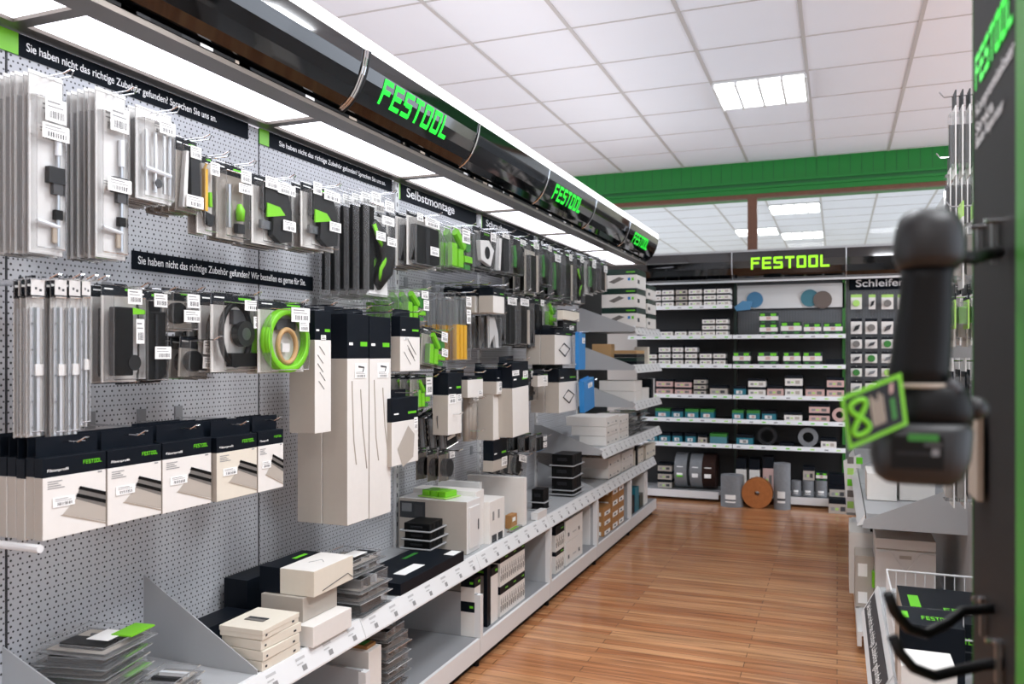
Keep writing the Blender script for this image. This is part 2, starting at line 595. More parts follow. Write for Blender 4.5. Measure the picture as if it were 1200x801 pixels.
WHERE = ['nearest the camera', 'second from the near end', 'third from the near end', 'fourth from the near end', 'fifth from the near end', 'sixth from the near end', 'at the far end']
for k in range(7):
    y0, y1 = 0.5 + k, 1.5 + k
    t = empty('shelving_bay', (XW, y0 + .5, 0), 'grey perforated wall bay of the long left shelving run, ' + WHERE[k], 'shelving', 'shelving bays of the long left run')

    def part(mb, name, **kw):
        o = mb.build(name, t, **kw)
        o.matrix_parent_inverse = Matrix.Translation(-Vector(t.location))
        return o
    part(MB().box(XW - 0.03, XW, y0 + 0.002, y1 - 0.002, 0.5, 2.29, 'paint_grey', xp='pegboard' if k < 6 else 'rack_black'), 'perforated_panel')  # last bay's face black: the shade between its shelves is put into the colour
    part(MB().box(XW - 0.03, XW, y0 + 0.002, y1 - 0.002, 0.12, 0.5, 'paint_grey'), 'base_panel')
    up = MB().box(XW - 0.05, XW + (0.012 if k >= 3 else 0.0005), y0 + 0.001, y0 + (0.034 if k >= 3 else 0.005), 0.1, 2.29, 'paint_white' if k >= 3 else 'graphite')
    if k >= 3:
        for i in range(36):
            z = 0.62 + i * 0.047
            up.box(XW + 0.012, XW + 0.0125, y0 + 0.013, y0 + 0.021, z, z + 0.02, 'graphite')
    part(up, 'upright')
    part(MB().box(XW, XF - 0.03, y0 + 0.002, y1 - 0.002, 0.495, 0.52, 'paint_grey'), 'main_shelf')
    part(rail(MB(), y0, y1, 0.522), 'price_rail')
    bs = MB().box(XW, XF - .015, y0 + 0.002, y1 - 0.002, 0.115, 0.137, 'paint_mid')  # base top in mid grey, its weaker light put into the paint
    bs.box(XF - 0.015, XF, y0 + 0.002, y1 - 0.002, 0.05, 0.137, 'paint_white')
    part(bs, 'base_shelf')
    part(MB().box(XF - 0.05, XF - 0.04, y0 + .001, y1 - .001, 0.0, 0.06, 'black'), 'plinth')
    ft = MB().tube([(XF - 0.03, y0 + 0.02, 0), (XF - 0.03, y0 + 0.02, 0.05)], 0.014, 'black', 10)
    part(ft, 'foot')
    dz = 0.34 if k in (2, 3) else 0.455
    dv = MB().box(XW, XF - 0.02, y0 + 0.002, y0 + 0.018, 0.137, dz, 'paint_grey')
    dv.box(XF - 0.03, XF, y0 + 0.0015, y0 + 0.032, 0.137, dz - 0.005, 'paint_white')
    if k >= 1:
        part(dv, 'divider')
    if k == 0:
        part(MB().prism([(XW, 0.52), (XF - 0.03, 0.52), (XF - 0.03, 0.535), (XW, 0.70)], 'y', 1.49, 1.494, 'paint_grey'), 'shelf_divider')
    if k == 1:
        part(MB().prism([(XW, 0.52), (XF - 0.03, 0.52), (XF - 0.03, 0.535), (XW, 0.77)], 'y', 1.955, 1.959, 'paint_grey'), 'shelf_divider')
    if k == 5:
        part(MB().prism([(XW, 0.52), (XF - 0.03, 0.52), (XF - 0.03, 0.535), (XW, 0.7)], 'y', y0 + 0.02, y0 + 0.024, 'paint_grey'), 'shelf_divider')
    # upper shelves of the far bays
    hs = {5: [0.80], 6: [0.80, 1.07, 1.37, 1.68]}.get(k, [])
    for z in hs:
        s = MB()
        s.box(XW, XF + 0.02, y0 + 0.005, y1 - 0.005, z - 0.03, z, 'paint_grey')
        if not (k == 6 and z == 0.80):
            s.prism([(XW, z - 0.04), (XF + 0.02, z - 0.04), (XF + 0.04, z - 0.01), (XW + 0.05, z + 0.155), (XW, z + 0.155)], 'y', y0 + 0.0, y0 + 0.0045, 'paint_grey')
        so = part(s, 'shelf')
        r = rail(MB(), y0 + 0.005, y1, z + 0.005, XF + 0.05).build('price_rail', so)

# canopy over the run: one section per metre
CUR = [(-1.675, 2.325), (-1.64, 2.336), (-1.61, 2.36), (-1.585, 2.395), (-1.566, 2.435), (-1.553, 2.478), (-1.545, 2.525)]
arc = [0.0]
for i in range(1, len(CUR)):
    arc.append(arc[-1] + math.dist(CUR[i], CUR[i - 1]))


def on_curve(t, off=0.002):
    t = max(0, min(arc[-1] - 1e-6, t))
    for i in range(1, len(arc)):
        if t <= arc[i]:
            q = (t - arc[i - 1]) / (arc[i] - arc[i - 1])
            a, c = CUR[i - 1], CUR[i]
            nx, nz = (c[1] - a[1]), -(c[0] - a[0])
            l = math.hypot(nx, nz)
            return a[0] + (c[0] - a[0]) * q + nx / l * off, a[1] + (c[1] - a[1]) * q + nz / l * off


CW = ['over the near left corner of the shelves', 'second in the row, plain black', 'third in the row, largest green lettering', 'fourth in the row, plain black',
      'fifth in the row, middle-sized green lettering', 'sixth in the row, plain black', 'last in the row, smallest green lettering']
for k in range(7):
    y0, y1 = 0.5 + k, 1.5 + k
    if k == 6:
        y1 = 7.62
    t = empty('lit_canopy', (-1.75, (y0 + y1) / 2, 2.31), 'glossy black lit canopy section on the left, ' + CW[k], 'light canopy', 'lit canopy sections above the left run')

    def part(mb, name, **kw):
        o = mb.build(name, t, **kw)
        o.matrix_parent_inverse = Matrix.Translation(-Vector(t.location))
        return o
    f = MB()
    for i in range(len(CUR) - 1):
        a, c = CUR[i], CUR[i + 1]
        f.poly([(a[0], y0, a[1]), (a[0], y1, a[1]), (c[0], y1, c[1]), (c[0], y0, c[1])], 'gloss_black')
    if k == 6:
        f.poly([(p[0], y1, p[1]) for p in CUR] + [(-2.0, y1, 2.525), (-2.0, y1, 2.31)], 'black')
    fo = part(f, 'fascia', smooth=True)
    part(MB().box(-2.03, -1.545, y0, y1, 2.527, 2.57, 'top_glow'), 'top_strip')
    fr = MB()
    fr.box(-2.0, -1.947, y0, y1, 2.296, 2.32, 'frame_metal')
    fr.box(-1.741, -1.655, y0, y1, 2.296, 2.312, 'frame_metal')
    fr.box(-1.947, -1.741, y0, y0 + 0.02, 2.296, 2.312, 'frame_metal')
    fr.box(-1.947, -1.741, y1 - 0.02, y1, 2.296, 2.312, 'frame_metal')
    fr.box(-2.0, -1.7, y0, y1, 2.33, 2.345, 'paint_mid')
    part(fr, 'frame')
    part(MB().box(-1.947, -1.741, y0 + 0.02, y1 - 0.02, 2.306, 2.312, 'lamp_panel'), 'lamp_panel')
    wl = MB().box(-1.70, -1.652, y0, y1, 2.3125, 2.322, 'black')
    for i in range(9):
        a = y0 + random.random() * 0.85
        wl.box(-1.665, -1.651, a, a + 0.05, 2.3125, 2.3215, random.choice(['paint_white', 'charcoal', 'beige', 'navy']))
    part(wl, 'cable_channel')
    j = MB()
    j.tube([(on_curve(x_, 0.003)[0], y0 + 0.004, on_curve(x_, 0.003)[1]) for x_ in [arc[-1] * i / 9 for i in range(10)]], 0.004, 'chrome', 6)
    if k == 2:
        j.tube([(on_curve(x_, 0.006)[0], y0 + 0.026, on_curve(x_, 0.006)[1]) for x_ in [arc[-1] * i / 9 for i in range(10)]], 0.007, 'charcoal', 6)
        j.tube([(on_curve(x_, 0.006)[0], y0 + 0.014, on_curve(x_, 0.006)[1]) for x_ in [arc[-1] * i / 9 for i in range(10)]], 0.005, 'chrome', 6)
    part(j, 'joint_trim')
    if k in (2, 4, 6):
        m = MB()
        h = 0.094
        t0 = 0.108
        ya = y0 + (0.16 if k < 6 else 0.22)
        wordmark(m, lambda a, c: (on_curve(t0 + c * h)[0], ya + a * h * 0.88, on_curve(t0 + c * h)[1]), 'sign_green', 6)
        lt = m.build('lettering', fo)
        lt['label'] = 'bright green block lettering'

# header signs on the perforated wall
def header(y0, y1, z0, z1, words, label, wtxt, htxt, green=True, x=XW, off=0.06):
    t = empty('header_sign', (x, y0, z0), label, 'sign', 'dark header signs on the left wall')
    MB().box(0, 0.004, 0, y1 - y0, 0, z1 - z0, 'sign_navy').build('board', t)
    if green:
        MB().box(0.0, 0.005, -0.055, 0, 0, z1 - z0, 'green_dark', xp='green').build('green_end', t)
    o = text('lettering', words, wtxt, htxt, 'sign_white', (0.0055, off, (z1 - z0) * 0.32), RX, t)
    o['label'] = 'white sentence printed on the sign'
    return t


ya, za = PX(20, 60, XW)
yb, zb = PX(290, 160, XW)
header(ya, yb, 2.236, 2.294, 'Sie haben nicht das richtige Zubehör gefunden? Sprechen Sie uns an.', 'long dark header sign with white sentence above the near clear packs', PX(252, 0, XW)[0] - PX(29, 0, XW)[0], 0.022, True, off=PX(29, 0, XW)[0] - ya)
header(2.555, 3.48, 2.236, 2.294, 'Sie haben nicht das richtige Zubehör gefunden? Sprechen Sie uns an.', 'dark header sign with white sentence beginning at the second green square', 0.8, 0.02)
header(3.56, 4.48, 2.215, 2.294, 'Selbstmontage', 'dark header sign with large white word behind the empty hook tips', 0.55, 0.045)
header(4.56, 5.48, 2.215, 2.294, 'Schrauben', 'dark header sign above the green packs, mostly hidden by hooks', 0.35, 0.04)
header(5.56, 6.48, 2.215, 2.294, 'Bohren', 'dark header sign above the farthest hanging packs', 0.3, 0.04)
ya, za = PX(154, 293, XW)
yb, zb = PX(366, 341, XW)
z0 = PX(154, 315, XW)[1]
header(ya, yb, z0, za, 'Sie haben nicht das richtige Zubehör gefunden? Wir bestellen es gerne für Sie.', 'dark strip sign with white sentence between the two rows of packs', (yb - ya) * 0.92, 0.024, False, off=0.02)
# ================================================================ hanging goods on the left wall
R_ = random.Random(3)


def price_label(w, h, x=0.0):
    """a white sticker with printed lines and a bar code; local, facing +X, centred"""
    m = MB()
    m.box(x, x + 0.0008, -w / 2, w / 2, -h / 2, h / 2, 'label')
    X = x + 0.001
    m.poly([(X, -w * .4, h * .28), (X, w * .2, h * .28), (X, w * .2, h * .36), (X, -w * .4, h * .36)], 'ink_light')
    m.poly([(X, -w * .4, h * .1), (X, w * .35, h * .1), (X, w * .35, h * .16), (X, -w * .4, h * .16)], 'ink_light')
    a = -w * .3
    while a < w * .38:
        q = w * R_.choice((.02, .035, .05))
        m.poly([(X, a, -h * .36), (X, a + q, -h * .36), (X, a + q, -h * .04), (X, a, -h * .04)], 'ink')
        a += q + w * R_.choice((.03, .045))
    return m


def add_label(parent, y, z, w, h, x):
    o = price_label(w, h).build('price_label', parent, loc=(x, y, z))
    return o


# what each kind of pack holds, drawn in pack coordinates: x 0..t outwards, y -w/2..w/2, z 0..-h
def c_rail(w, h, t):
    a = MB()
    a.tube([(t * .5, w * .28, -h * .28), (t * .5, w * .28, -h * .44)], w * .085, 'alu', 10)
    a.tube([(t * .5, w * .28, -h * .44), (t * .5, w * .28, -h * .95)], w * .05, 'steel', 8)
    a.tube([(t * .5, -w * .34, -h * .82), (t * .5, w * .3, -h * .84)], w * .06, 'alu', 8)
    b = MB().box(t * .15, t * .9, -w * .05, w * .42, -h * .60, -h * .51, 'charcoal')
    b.box(t * .2, t * .8, w * .1, w * .4, -h * .66, -h * .60, 'graphite')
    b.box(t * .2, t * .8, w * .16, w * .38, -h * .80, -h * .745, 'black')
    d = MB().box(t * .3, t * .6, w * .12, w * .3, -h * .93, -h * .84, 'beige')
    return [('guide_rod', a, {'smooth': False}), ('clamp_block', b, {}), ('rod_end', d, {})]


def c_rail_light(w, h, t):
    a = MB()
    for k in (-.3, -.05, .2, .36):
        a.tube([(t * .5, w * k, -h * .25), (t * .5, w * k, -h * .9)], w * .035, 'steel', 6)
    a.tube([(t * .5, -w * .34, -h * .66), (t * .5, w * .38, -h * .69)], w * .06, 'alu', 8)
    b = MB().disc((t * .5, w * .02, -h * .80), 'x', w * .1, t * .4, 'graphite', 12)
    return [('guide_rod', a, {}), ('roller', b, {})]


def c_bar(w, h, t):
    a = MB().box(t * .2, t * .45, -w * .36, w * .3, -h * .99, -h * .20, 'alu')
    a.box(t * .45, t * .6, -w * .2, w * .05, -h * .99, -h * .2, 'steel')
    for i in range(5):
        a.disc((t * .6, -w * .28, -h * (.3 + i * .16)), 'x', w * .05, .002, 'graphite', 8)
    b = MB().box(t * .2, t * .8, -w * .1, w * .45, -h * .62, -h * .55, 'plastic_white')
    c = MB().box(t * .9, t * .95, -w * .46, w * .46, -h * .125, -h * .03, 'plastic_white')
    c.box(t * .95, t * .96, -w * .2, -w * .05, -h * .09, -h * .075, 'ink').box(t * .95, t * .96, w * .1, w * .28, -h * .1, -h * .085, 'ink')
    return [('metal_bar', a, {}), ('slide', b, {}), ('header_card', c, {})]


def c_tool(w, h, t):
    a = MB().prism([(-w * .3, -h * .12), (w * .3, -h * .2), (w * .42, -h * .45), (w * .42, -h * .9), (w * .1, -h * .95), (-w * .12, -h * .85), (-w * .1, -h * .6), (-w * .34, -h * .5)],
                   'x', t * .2, t * .85, 'black_soft')
    g = MB().prism([(-w * .3, -h * .42), (w * .05, -h * .44), (w * .2, -h * .54), (-w * .3, -h * .62)], 'x', t * .8, t * .97, 'green')
    d = MB().box(t * .3, t * .6, -w * .38, -w * .1, -h * .78, -h * .66, 'steel_dark')
    return [('clamp_body', a, {'bevel': .002}), ('lever', g, {}), ('jaw', d, {})]


def c_handle(w, h, t):
    a = MB().tube([(t * .5, -w * .2, -h * .30), (t * .5, w * .02, -h * .40), (t * .5, w * .26, -h * .56), (t * .5, w * .22, -h * .7), (t * .5, -w * .06, -h * .88)],
                  [w * .08, w * .15, w * .2, w * .18, w * .1], 'black_soft', 10)
    g = MB().tube([(t * .9, -w * .22, -h * .32), (t * .95, -w * .1, -h * .44), (t * .95, w * .02, -h * .5)], w * .045, 'green', 8)
    g.tube([(t * .95, w * .15, -h * .62), (t * .95, -w * .02, -h * .72), (t * .9, -w * .05, -h * .84)], w * .04, 'green', 8)
    s = MB().prism([(w * .3, -h * .58), (w * .34, -h * .97), (-w * .3, -h * .97)], 'x', t * .1, t * .3, 'plastic_white')
    k = MB().box(t * .05, t * .4, -w * .46, -w * .12, -h * .92, -h * .16, 'black')
    return [('black_sleeve', k, {}), ('handle', a, {'smooth': True}), ('grip_inlay', g, {'smooth': True}), ('insert', s, {})]


def c_knife(w, h, t):
    a = MB().box(t * .3, t * .8, -w * .34, -w * .14, -h * .72, -h * .2, 'yellow')
    a.tube([(t * .5, -w * .24, -h * .2), (t * .5, -w * .1, -h * .12)], w * .06, 'yellow', 6)
    g = MB().tube([(t * .7, w * .02, -h * .48), (t * .7, w * .06, -h * .66)], w * .1, 'green', 8)
    k = MB().prism([(-w * .3, -h * .72), (w * .35, -h * .76), (w * .2, -h * .9), (-w * .1, -h * .88)], 'x', t * .3, t * .7, 'charcoal')
    return [('orange_grip', a, {}), ('green_cap', g, {}), ('knob', k, {})]


def c_bottle(w, h, t):
    a = MB().tube([(t * .5, -w * .2, -h * .3), (t * .5, -w * .2, -h * .85)], w * .07, 'steel', 8)
    g = MB().tube([(t * .6, w * .16, -h * .52), (t * .6, w * .2, -h * .6), (t * .6, w * .2, -h * .74)], [w * .05, w * .12, w * .1], 'green', 10)
    k = MB().box(t * .3, t * .8, w * .05, w * .3, -h * .9, -h * .78, 'charcoal')
    return [('rod', a, {}), ('green_bottle', g, {'smooth': True}), ('foot', k, {})]


def c_case(w, h, t):
    a = MB().box(t * .2, t * .9, -w * .36, w * .12, -h * .93, -h * .24, 'black')
    k = MB().disc((t * .95, w * .14, -h * .8), 'x', w * .17, t * .5, 'black_soft', 18)
    p = MB().box(.002, .004, w * .16, w * .42, -h * .9, -h * .3, 'plastic_white')
    g = MB().prism([(w * .1, -h * .24), (w * .44, -h * .26), (w * .44, -h * .3), (w * .1, -h * .31)], 'x', t * .7, t * .9, 'green')
    return [('black_case', a, {'bevel': .003}), ('knob', k, {}), ('leaflet', p, {}), ('green_tab', g, {})]


def c_bag(w, h, t):
    a = MB().prism([(-w * .4, -h * .25), (w * .4, -h * .25), (w * .44, -h * .9), (w * .2, -h * .97), (-w * .3, -h * .97), (-w * .44, -h * .9)], 'x', t * .1, t * .8, 'black')
    a.box(t * .8, t * .9, -w * .06, w * .06, -h * .96, -h * .28, 'charcoal')
    return [('black_bag', a, {'bevel': .004})]


def c_small(w, h, t):
    a = MB().disc((t * .5, -w * .15, -h * .6), 'x', w * .26, t * .6, 'black', 16)
    a.box(t * .2, t * .7, -w * .1, w * .3, -h * .8, -h * .7, 'charcoal')
    return [('black_fitting', a, {})]


def c_coil(w, h, t):
    P = [(t * .5, w * .33 * math.cos(q) - w * .05, -h * .53 + h * .38 * math.sin(q)) for q in [i * math.tau / 20 for i in range(20)]]
    a = MB().tube(P, w * .045, 'black', 8, True)
    b = MB().disc((t * .6, w * .1, -h * .52), 'x', w * .2, t * .7, 'black_soft', 18)
    b.disc((t * .95, w * .1, -h * .52), 'x', w * .1, t * .2, 'steel_dark', 14)
    b.box(t * .2, t * .8, -w * .2, w * .4, -h * .93, -h * .76, 'black')
    c = MB().box(.002, t * .5, -w * .1, w * .28, -h * .4, -h * .22, 'graphite')
    return [('black_cable', a, {'smooth': True}), ('plug_head', b, {}), ('clip', c, {})]


def c_ring(w, h, t):
    q1 = MB()
    for k in range(3):
        P = [(t * (.3 + .3 * k), w * (.44 - .01 * k) * math.cos(q), -h * .56 + h * .40 * math.sin(q)) for q in [i * math.tau / 28 for i in range(28)]]
        q1.tube(P, w * .045, 'green', 8, True)
    P = [(t * .6, w * .2 * math.cos(q), -h * .64 + h * .23 * math.sin(q)) for q in [i * math.tau / 22 for i in range(22)]]
    b = MB().tube(P, w * .035, 'tan', 8, True)
    c = MB().box(.002, t * .4, -w * .18, w * .24, -h * .42, -h * .26, 'graphite')
    c.box(.002, t * .5, -w * .08, w * .08, -h * .72, -h * .6, 'plastic_white')
    return [('green_hose_ring', q1, {'smooth': True}), ('tan_ring', b, {'smooth': True}), ('insert', c, {})]


def c_green(w, h, t):
    a = MB().box(t * .2, t * .9, -w * .38, -w * .2, -h * .93, -h * .45, 'green').box(t * .2, t * .9, -w * .14, w * .04, -h * .93, -h * .55, 'green')
    a.box(t * .2, t * .9, w * .1, w * .38, -h * .8, -h * .66, 'green').box(t * .2, t * .7, w * .14, w * .34, -h * .95, -h * .84, 'green_dark')
    b = MB().tube([(t * .6, -w * .2, -h * .2), (t * .6, w * .1, -h * .5)], w * .07, 'green', 8)
    b.disc((t * .7, w * .2, -h * .42), 'x', w * .12, t * .4, 'green_dark', 12)
    return [('green_block', a, {'bevel': .002}), ('green_spout', b, {})]


def c_white(w, h, t):
    a = MB().prism([(-w * .4, -h * .35), (w * .1, -h * .3), (w * .4, -h * .5), (w * .2, -h * .9), (-w * .3, -h * .8)], 'x', t * .2, t * .9, 'plastic_white')
    b = MB().disc((t * .95, 0, -h * .6), 'x', w * .14, t * .2, 'charcoal', 12)
    return [('white_fitting', a, {'bevel': .003}), ('screw', b, {})]


def c_pair(w, h, t):
    a = MB().prism([(-w * .4, -h * .95), (-w * .22, -h * .2), (-w * .1, -h * .2), (-w * .2, -h * .95)], 'x', t * .2, t * .8, 'plastic_white')
    b = MB().prism([(0, -h * .95), (-w * .05, -h * .2), (w * .36, -h * .15), (w * .42, -h * .9)], 'x', t * .2, t * .9, 'charcoal')
    return [('white_bar', a, {}), ('dark_grip', b, {})]


def c_blackgreen(w, h, t):
    a = MB().tube([(t * .5, -w * .1, -h * .18), (t * .5, w * .1, -h * .45), (t * .5, 0, -h * .7), (t * .5, w * .1, -h * .93)], [w * .16, w * .3, w * .24, w * .12], 'black_soft', 9)
    b = MB().tube([(t * .95, -w * .3, -h * .3), (t * .95, -w * .2, -h * .6), (t * .9, -w * .25, -h * .8)], w * .1, 'green_dark', 7)
    return [('black_grip', a, {'smooth': True}), ('green_strip', b, {})]


def c_tall(w, h, t):
    a = MB().box(t * .1, t * .8, -w * .35, w * .35, -h * .95, -h * .3, 'black')
    b = MB().box(t * .8, t * .95, w * .2, w * .36, -h * .96, -h * .28, 'card_grey')
    return [('black_strip', a, {}), ('pale_edge', b, {})]


def c_pencils(w, h, t):
    a = MB()
    for k in (-.32, -.1, .12):
        a.box(t * .2, t * .8, w * k, w * (k + .16), -h * .97, -h * .48, 'yellow')
        a.box(t * .3, t * .7, w * (k + .03), w * (k + .13), -h * .48, -h * .1, 'steel')
    return [('yellow_blades', a, {})]


def c_blades(w, h, t):
    a = MB().prism([(-w * .4, -h * .12), (w * .1, -h * .12), (w * .35, -h * .55), (w * .4, -h * .97), (w * .2, -h * .97), (w * .1, -h * .6), (-w * .3, -h * .97)], 'x', t * .2, t * .6, 'plastic_white')
    b = MB().box(t * .1, t * .5, -w * .44, -w * .3, -h * .97, -h * .1, 'black')
    return [('white_blade', a, {}), ('black_edge', b, {})]


def c_pipe(w, h, t):
    a = MB()
    for k in (-.25, .2):
        a.tube([(t * .5, w * k, -h * .02), (t * .5, w * k, -h)], w * .22, 'card_grey', 10)
    return [('grey_tube', a, {'smooth': True})]


def c_filecard(w, h, t):
    a = MB().box(0, t * .7, -w * .44, w * .44, -h * .96, -h * .14, 'black', yn='abrasive_grey')
    b = MB()
    for i in range(4):
        b.box(t * .7, t * .75, -w * .2, w * .34, -h * (.3 + .16 * i), -h * (.22 + .16 * i), 'label')
    return [('ridged_block', a, {}), ('sticker', b, {})]


def c_round(w, h, t):
    a = MB().disc((t * .5, 0, -h * .6), 'x', w * .42, t * .9, 'charcoal', 20)
    return [('round_brush', a, {})]


KIND = dict(rail=c_rail, raillight=c_rail_light, bar=c_bar, tool=c_tool, handle=c_handle, knife=c_knife, bottle=c_bottle, case=c_case, bag=c_bag, small=c_small, coil=c_coil,
            ring=c_ring, green=c_green, white=c_white, pair=c_pair, bg=c_blackgreen, tall=c_tall, pencils=c_pencils, blades=c_blades, pipe=c_pipe, filecard=c_filecard, round=c_round)


def pack_proto(w, h, t, kind, head, card, stickers, shell=True):
    t0 = bpy.data.objects.new('hanging_pack', None)
    COL.objects.link(t0)
    t0.empty_display_size = .02
    # backing card with a hang hole, header band and printed body
    hd = h * head
    if card and head == 0:
        MB().box(-.0015, 0, -w * .5, w * .5, -h, 0, card).build('white_insert', t0)
    elif card:
        m = MB()
        m.box(-.0015, 0, -w * .5, w * .5, -h, -hd, card, xp=card)
        tabw = .16
        m.box(-.0015, 0, -w * .5, w * .5, -hd, -h * .03, 'navy')
        m.box(-.0015, 0, -w * tabw, w * tabw, -h * .03, 0, 'navy')
        m.box(0, .0004, w * .12, w * .42, -hd * .52, -hd * .36, 'mark_green')
        m.box(0, .0004, -w * .42, -w * .2, -hd * .5, -hd * .4, 'label')
        m.build('backing_card', t0)
    if shell:
        s = MB()
        e = w * .5
        s.box(0.0005, .002, -e, e, -h, -h * .02, 'clear')
        zi0, zi1, yi = -h * .98, -h * .13, e * .9
        # formed blister: sloping walls and a flat front
        bk = [(.002, -yi, zi0), (.002, yi, zi0), (.002, yi, zi1), (.002, -yi, zi1)]
        ft = [(t, -yi * .93, zi0 * .985), (t, yi * .93, zi0 * .985), (t, yi * .93, zi1 * 1.06), (t, -yi * .93, zi1 * 1.06)]
        for i in range(4):
            j = (i + 1) % 4
            s.poly([bk[i], bk[j], ft[j], ft[i]], 'clear_edge')
        s.poly(ft, 'clear')
        r = .0022
        for a, c in ((ft[0], ft[1]), (ft[1], ft[2]), (ft[2], ft[3]), (ft[3], ft[0])):
            s.tube([a, c], r * .6, 'clear_edge', 4)
        for p in ([(.001, -e, -h), (.001, e, -h)], [(.001, e, -h), (.001, e, -h * .02)], [(.001, -e, -h), (.001, -e, -h * .02)], [(.001, -e, -h * .02), (.001, e, -h * .02)]):
            s.tube(p, r * .55, 'clear_edge', 4)
        s.build('blister', t0)
    for nm, mb, kw in KIND[kind](w, h, t):
        mb.v = [(min(max(a, .0025), t * .96), min(max(b, -w * .48), w * .48), c) for a, b, c in mb.v]
        mb.build(nm, t0, **kw)
    for y, z, lw, lh in stickers:
        add_label(t0, w * y, h * z, w * lw, h * lh, t + .001 if shell else t * .8)
    return t0


HOOKG = 'wire display hooks on the left wall'


def hook(y, z, x1, label, double=True, x0=XW):
    m = MB()
    r = .0018
    off = .011 if double else 0
    if double:
        m.tube([(x0, y - off, z), (x1 + .02, y - off, z + .002), (x1 + .035, y - off * .4, z + .012), (x1 + .035, y + off * .4, z + .012), (x1 + .02, y + off, z + .002), (x0, y + off, z)], r, 'chrome', 6)
    else:
        m.tube([(x0, y, z), (x1 + .02, y, z), (x1 + .035, y, z + .012)], r * 1.2, 'chrome', 6)
    m.box(x0, x0 + .006, y - .016, y + .016, z - .012, z + .038, 'paint_mid')
    return tag(m.build('display_hook'), label, 'display hook', HOOKG)


def hang(sh, what, uL, uR, vT, vB, n, pitch, kind, X=-1.70, t=None, head=.16, card='card_white', stickers=((.1, -.12, .5, .1),), tilt=0, cat='hanging pack', hk=True, name=None, where=''):
    """a row of equal packs on one hook, the front one filling the given pixels"""
    y0, _ = PX(uL, 400, X)
    y1, _ = PX(uR, 400, X)
    uc = (uL + uR) / 2
    yc, zt = PX(uc, vT, X)
    _, zb = PX(uc, vB, X)
    w, h = y1 - y0, zt - zb
    yc = (y0 + y1) / 2
    t = t or min(.035, pitch * .92)
    p = pack_proto(w, h, t, kind, head, card, stickers)
    p.name = name or 'hanging_pack'
    lf = what + (', front one' if n > 1 else '')
    lb = 'one of the ' + sh + ', behind its front one'
    p.location = (X - t, yc, zt)
    p.rotation_euler.x = math.radians(tilt)
    tag(p, lf, cat, sh)
    for i in range(1, n):
        c = copy_tree(p)
        c.location = (X - t - pitch * i, yc + R_.uniform(-.003, .003), zt + R_.uniform(-.003, .002))
        c.rotation_euler.z = R_.uniform(-.03, .03)
        tag(c, lb, cat, sh)
    if hk:
        hook(yc, zt - .012, X + .03, 'hook carrying the ' + sh)
    return p


def stk(*a):
    return a


CC = 'card_cream'
# row one
hang('long clear guide rail packs far left', 'long clear clamshell with silver guide rail and dark clamp', 40, 80, 86, 298, 6, .020, 'rail', stickers=((.12, -.2, .62, .13), (.12, -.32, .8, .085)), card='plastic_white', head=0)
hang('long clear guide rail packs in second place', 'long clear clamshell with silver rail and low price sticker', 118, 153, 106, 303, 6, .020, 'rail', stickers=((.12, -.17, .62, .14), (.12, -.56, .8, .08)), card='plastic_white', head=0)
hang('shorter clear rod packs', 'shorter clear clamshell with thin silver rods', 166, 208, 128, 236, 6, .024, 'raillight', stickers=((.2, -.18, .45, .14),), card='plastic_white', head=0)
hang('narrow packs with pale rod and diagonal sticker', 'narrow dark-topped pack with pale rod and slanted white sticker', 213, 238, 160, 248, 5, .026, 'pair', head=.2, card='card_grey', stickers=((.15, -.2, .5, .16), (.1, -.86, .8, .16)))
hang('orange handled knife packs', 'small pack with orange handle and green tip', 239, 257, 180, 274, 2, .03, 'knife', head=.12, stickers=((.2, -.18, .6, .16),))
hang('green bottle packs', 'pack with small green bottle and two stickers', 263, 295, 190, 281, 2, .035, 'bottle', head=.16, card='card_grey', stickers=((.28, -.16, .38, .16), (.25, -.32, .48, .12)))
hang('clamp packs at the second green square', 'square pack with black clamp and green lever', 305, 347, 206, 288, 3, .04, 'tool', head=.18, stickers=((-.2, -.13, .34, .16), (.22, -.16, .5, .15), (.3, -.68, .36, .15)))
hang('clamp packs next to the big bow handle', 'square pack with black clamp and green lever beside the tall packs', 362, 400, 216, 292, 4, .04, 'tool', head=.16, stickers=((-.25, -.1, .25, .18), (.2, -.15, .5, .15), (.3, -.62, .36, .15)))
hang('tall packs with green bow handle', 'tall clear pack with black and green bow handle', 429, 466, 224, 350, 5, .045, 'handle', head=.06, card=None, stickers=((-.2, -.08, .28, .1), (.22, -.12, .28, .1), (.18, -.26, .4, .08), (-.05, -.42, .3, .08), (.3, -.45, .3, .08)))
hang('black tool packs behind the white word sign', 'pack with black tool and three stickers', 485, 519, 250, 313, 4, .05, 'bag', head=.1, stickers=((-.3, -.12, .2, .14), (.12, -.16, .5, .16), (.2, -.68, .3, .16)))
hang('clear packs of green blocks', 'clear pack with a square green block', 527, 558, 262, 317, 4, .05, 'green', head=.05, card=None, stickers=((.1, -.25, .3, .3),))
hang('packs with white fittings', 'pack with irregular white plastic fitting', 561, 582, 266, 316, 3, .06, 'white', head=.3, card='navy', stickers=((.3, -.2, .3, .2),))
hang('packs with white bar and dark grip', 'slim pack with leaning white bar and dark grip', 583, 599, 270, 320, 3, .06, 'pair', head=.1, card=None)
hang('black and lime grip packs', 'slim pack with black grip and lime strip', 600, 616, 275, 323, 3, .06, 'bg', head=.1, card='charcoal', stickers=((.3, -.15, .4, .12),))
hang('pale edged black strip packs', 'long black strip pack with pale edge, left of the dark green packs', 621, 633, 280, 345, 3, .07, 'tall', head=.2, card=CC)
hang('dark green strip packs', 'long dark pack with green strip and bright sticker', 634, 647, 285, 335, 4, .06, 'bg', head=.2, card='charcoal', stickers=((.3, -.1, .3, .12),))
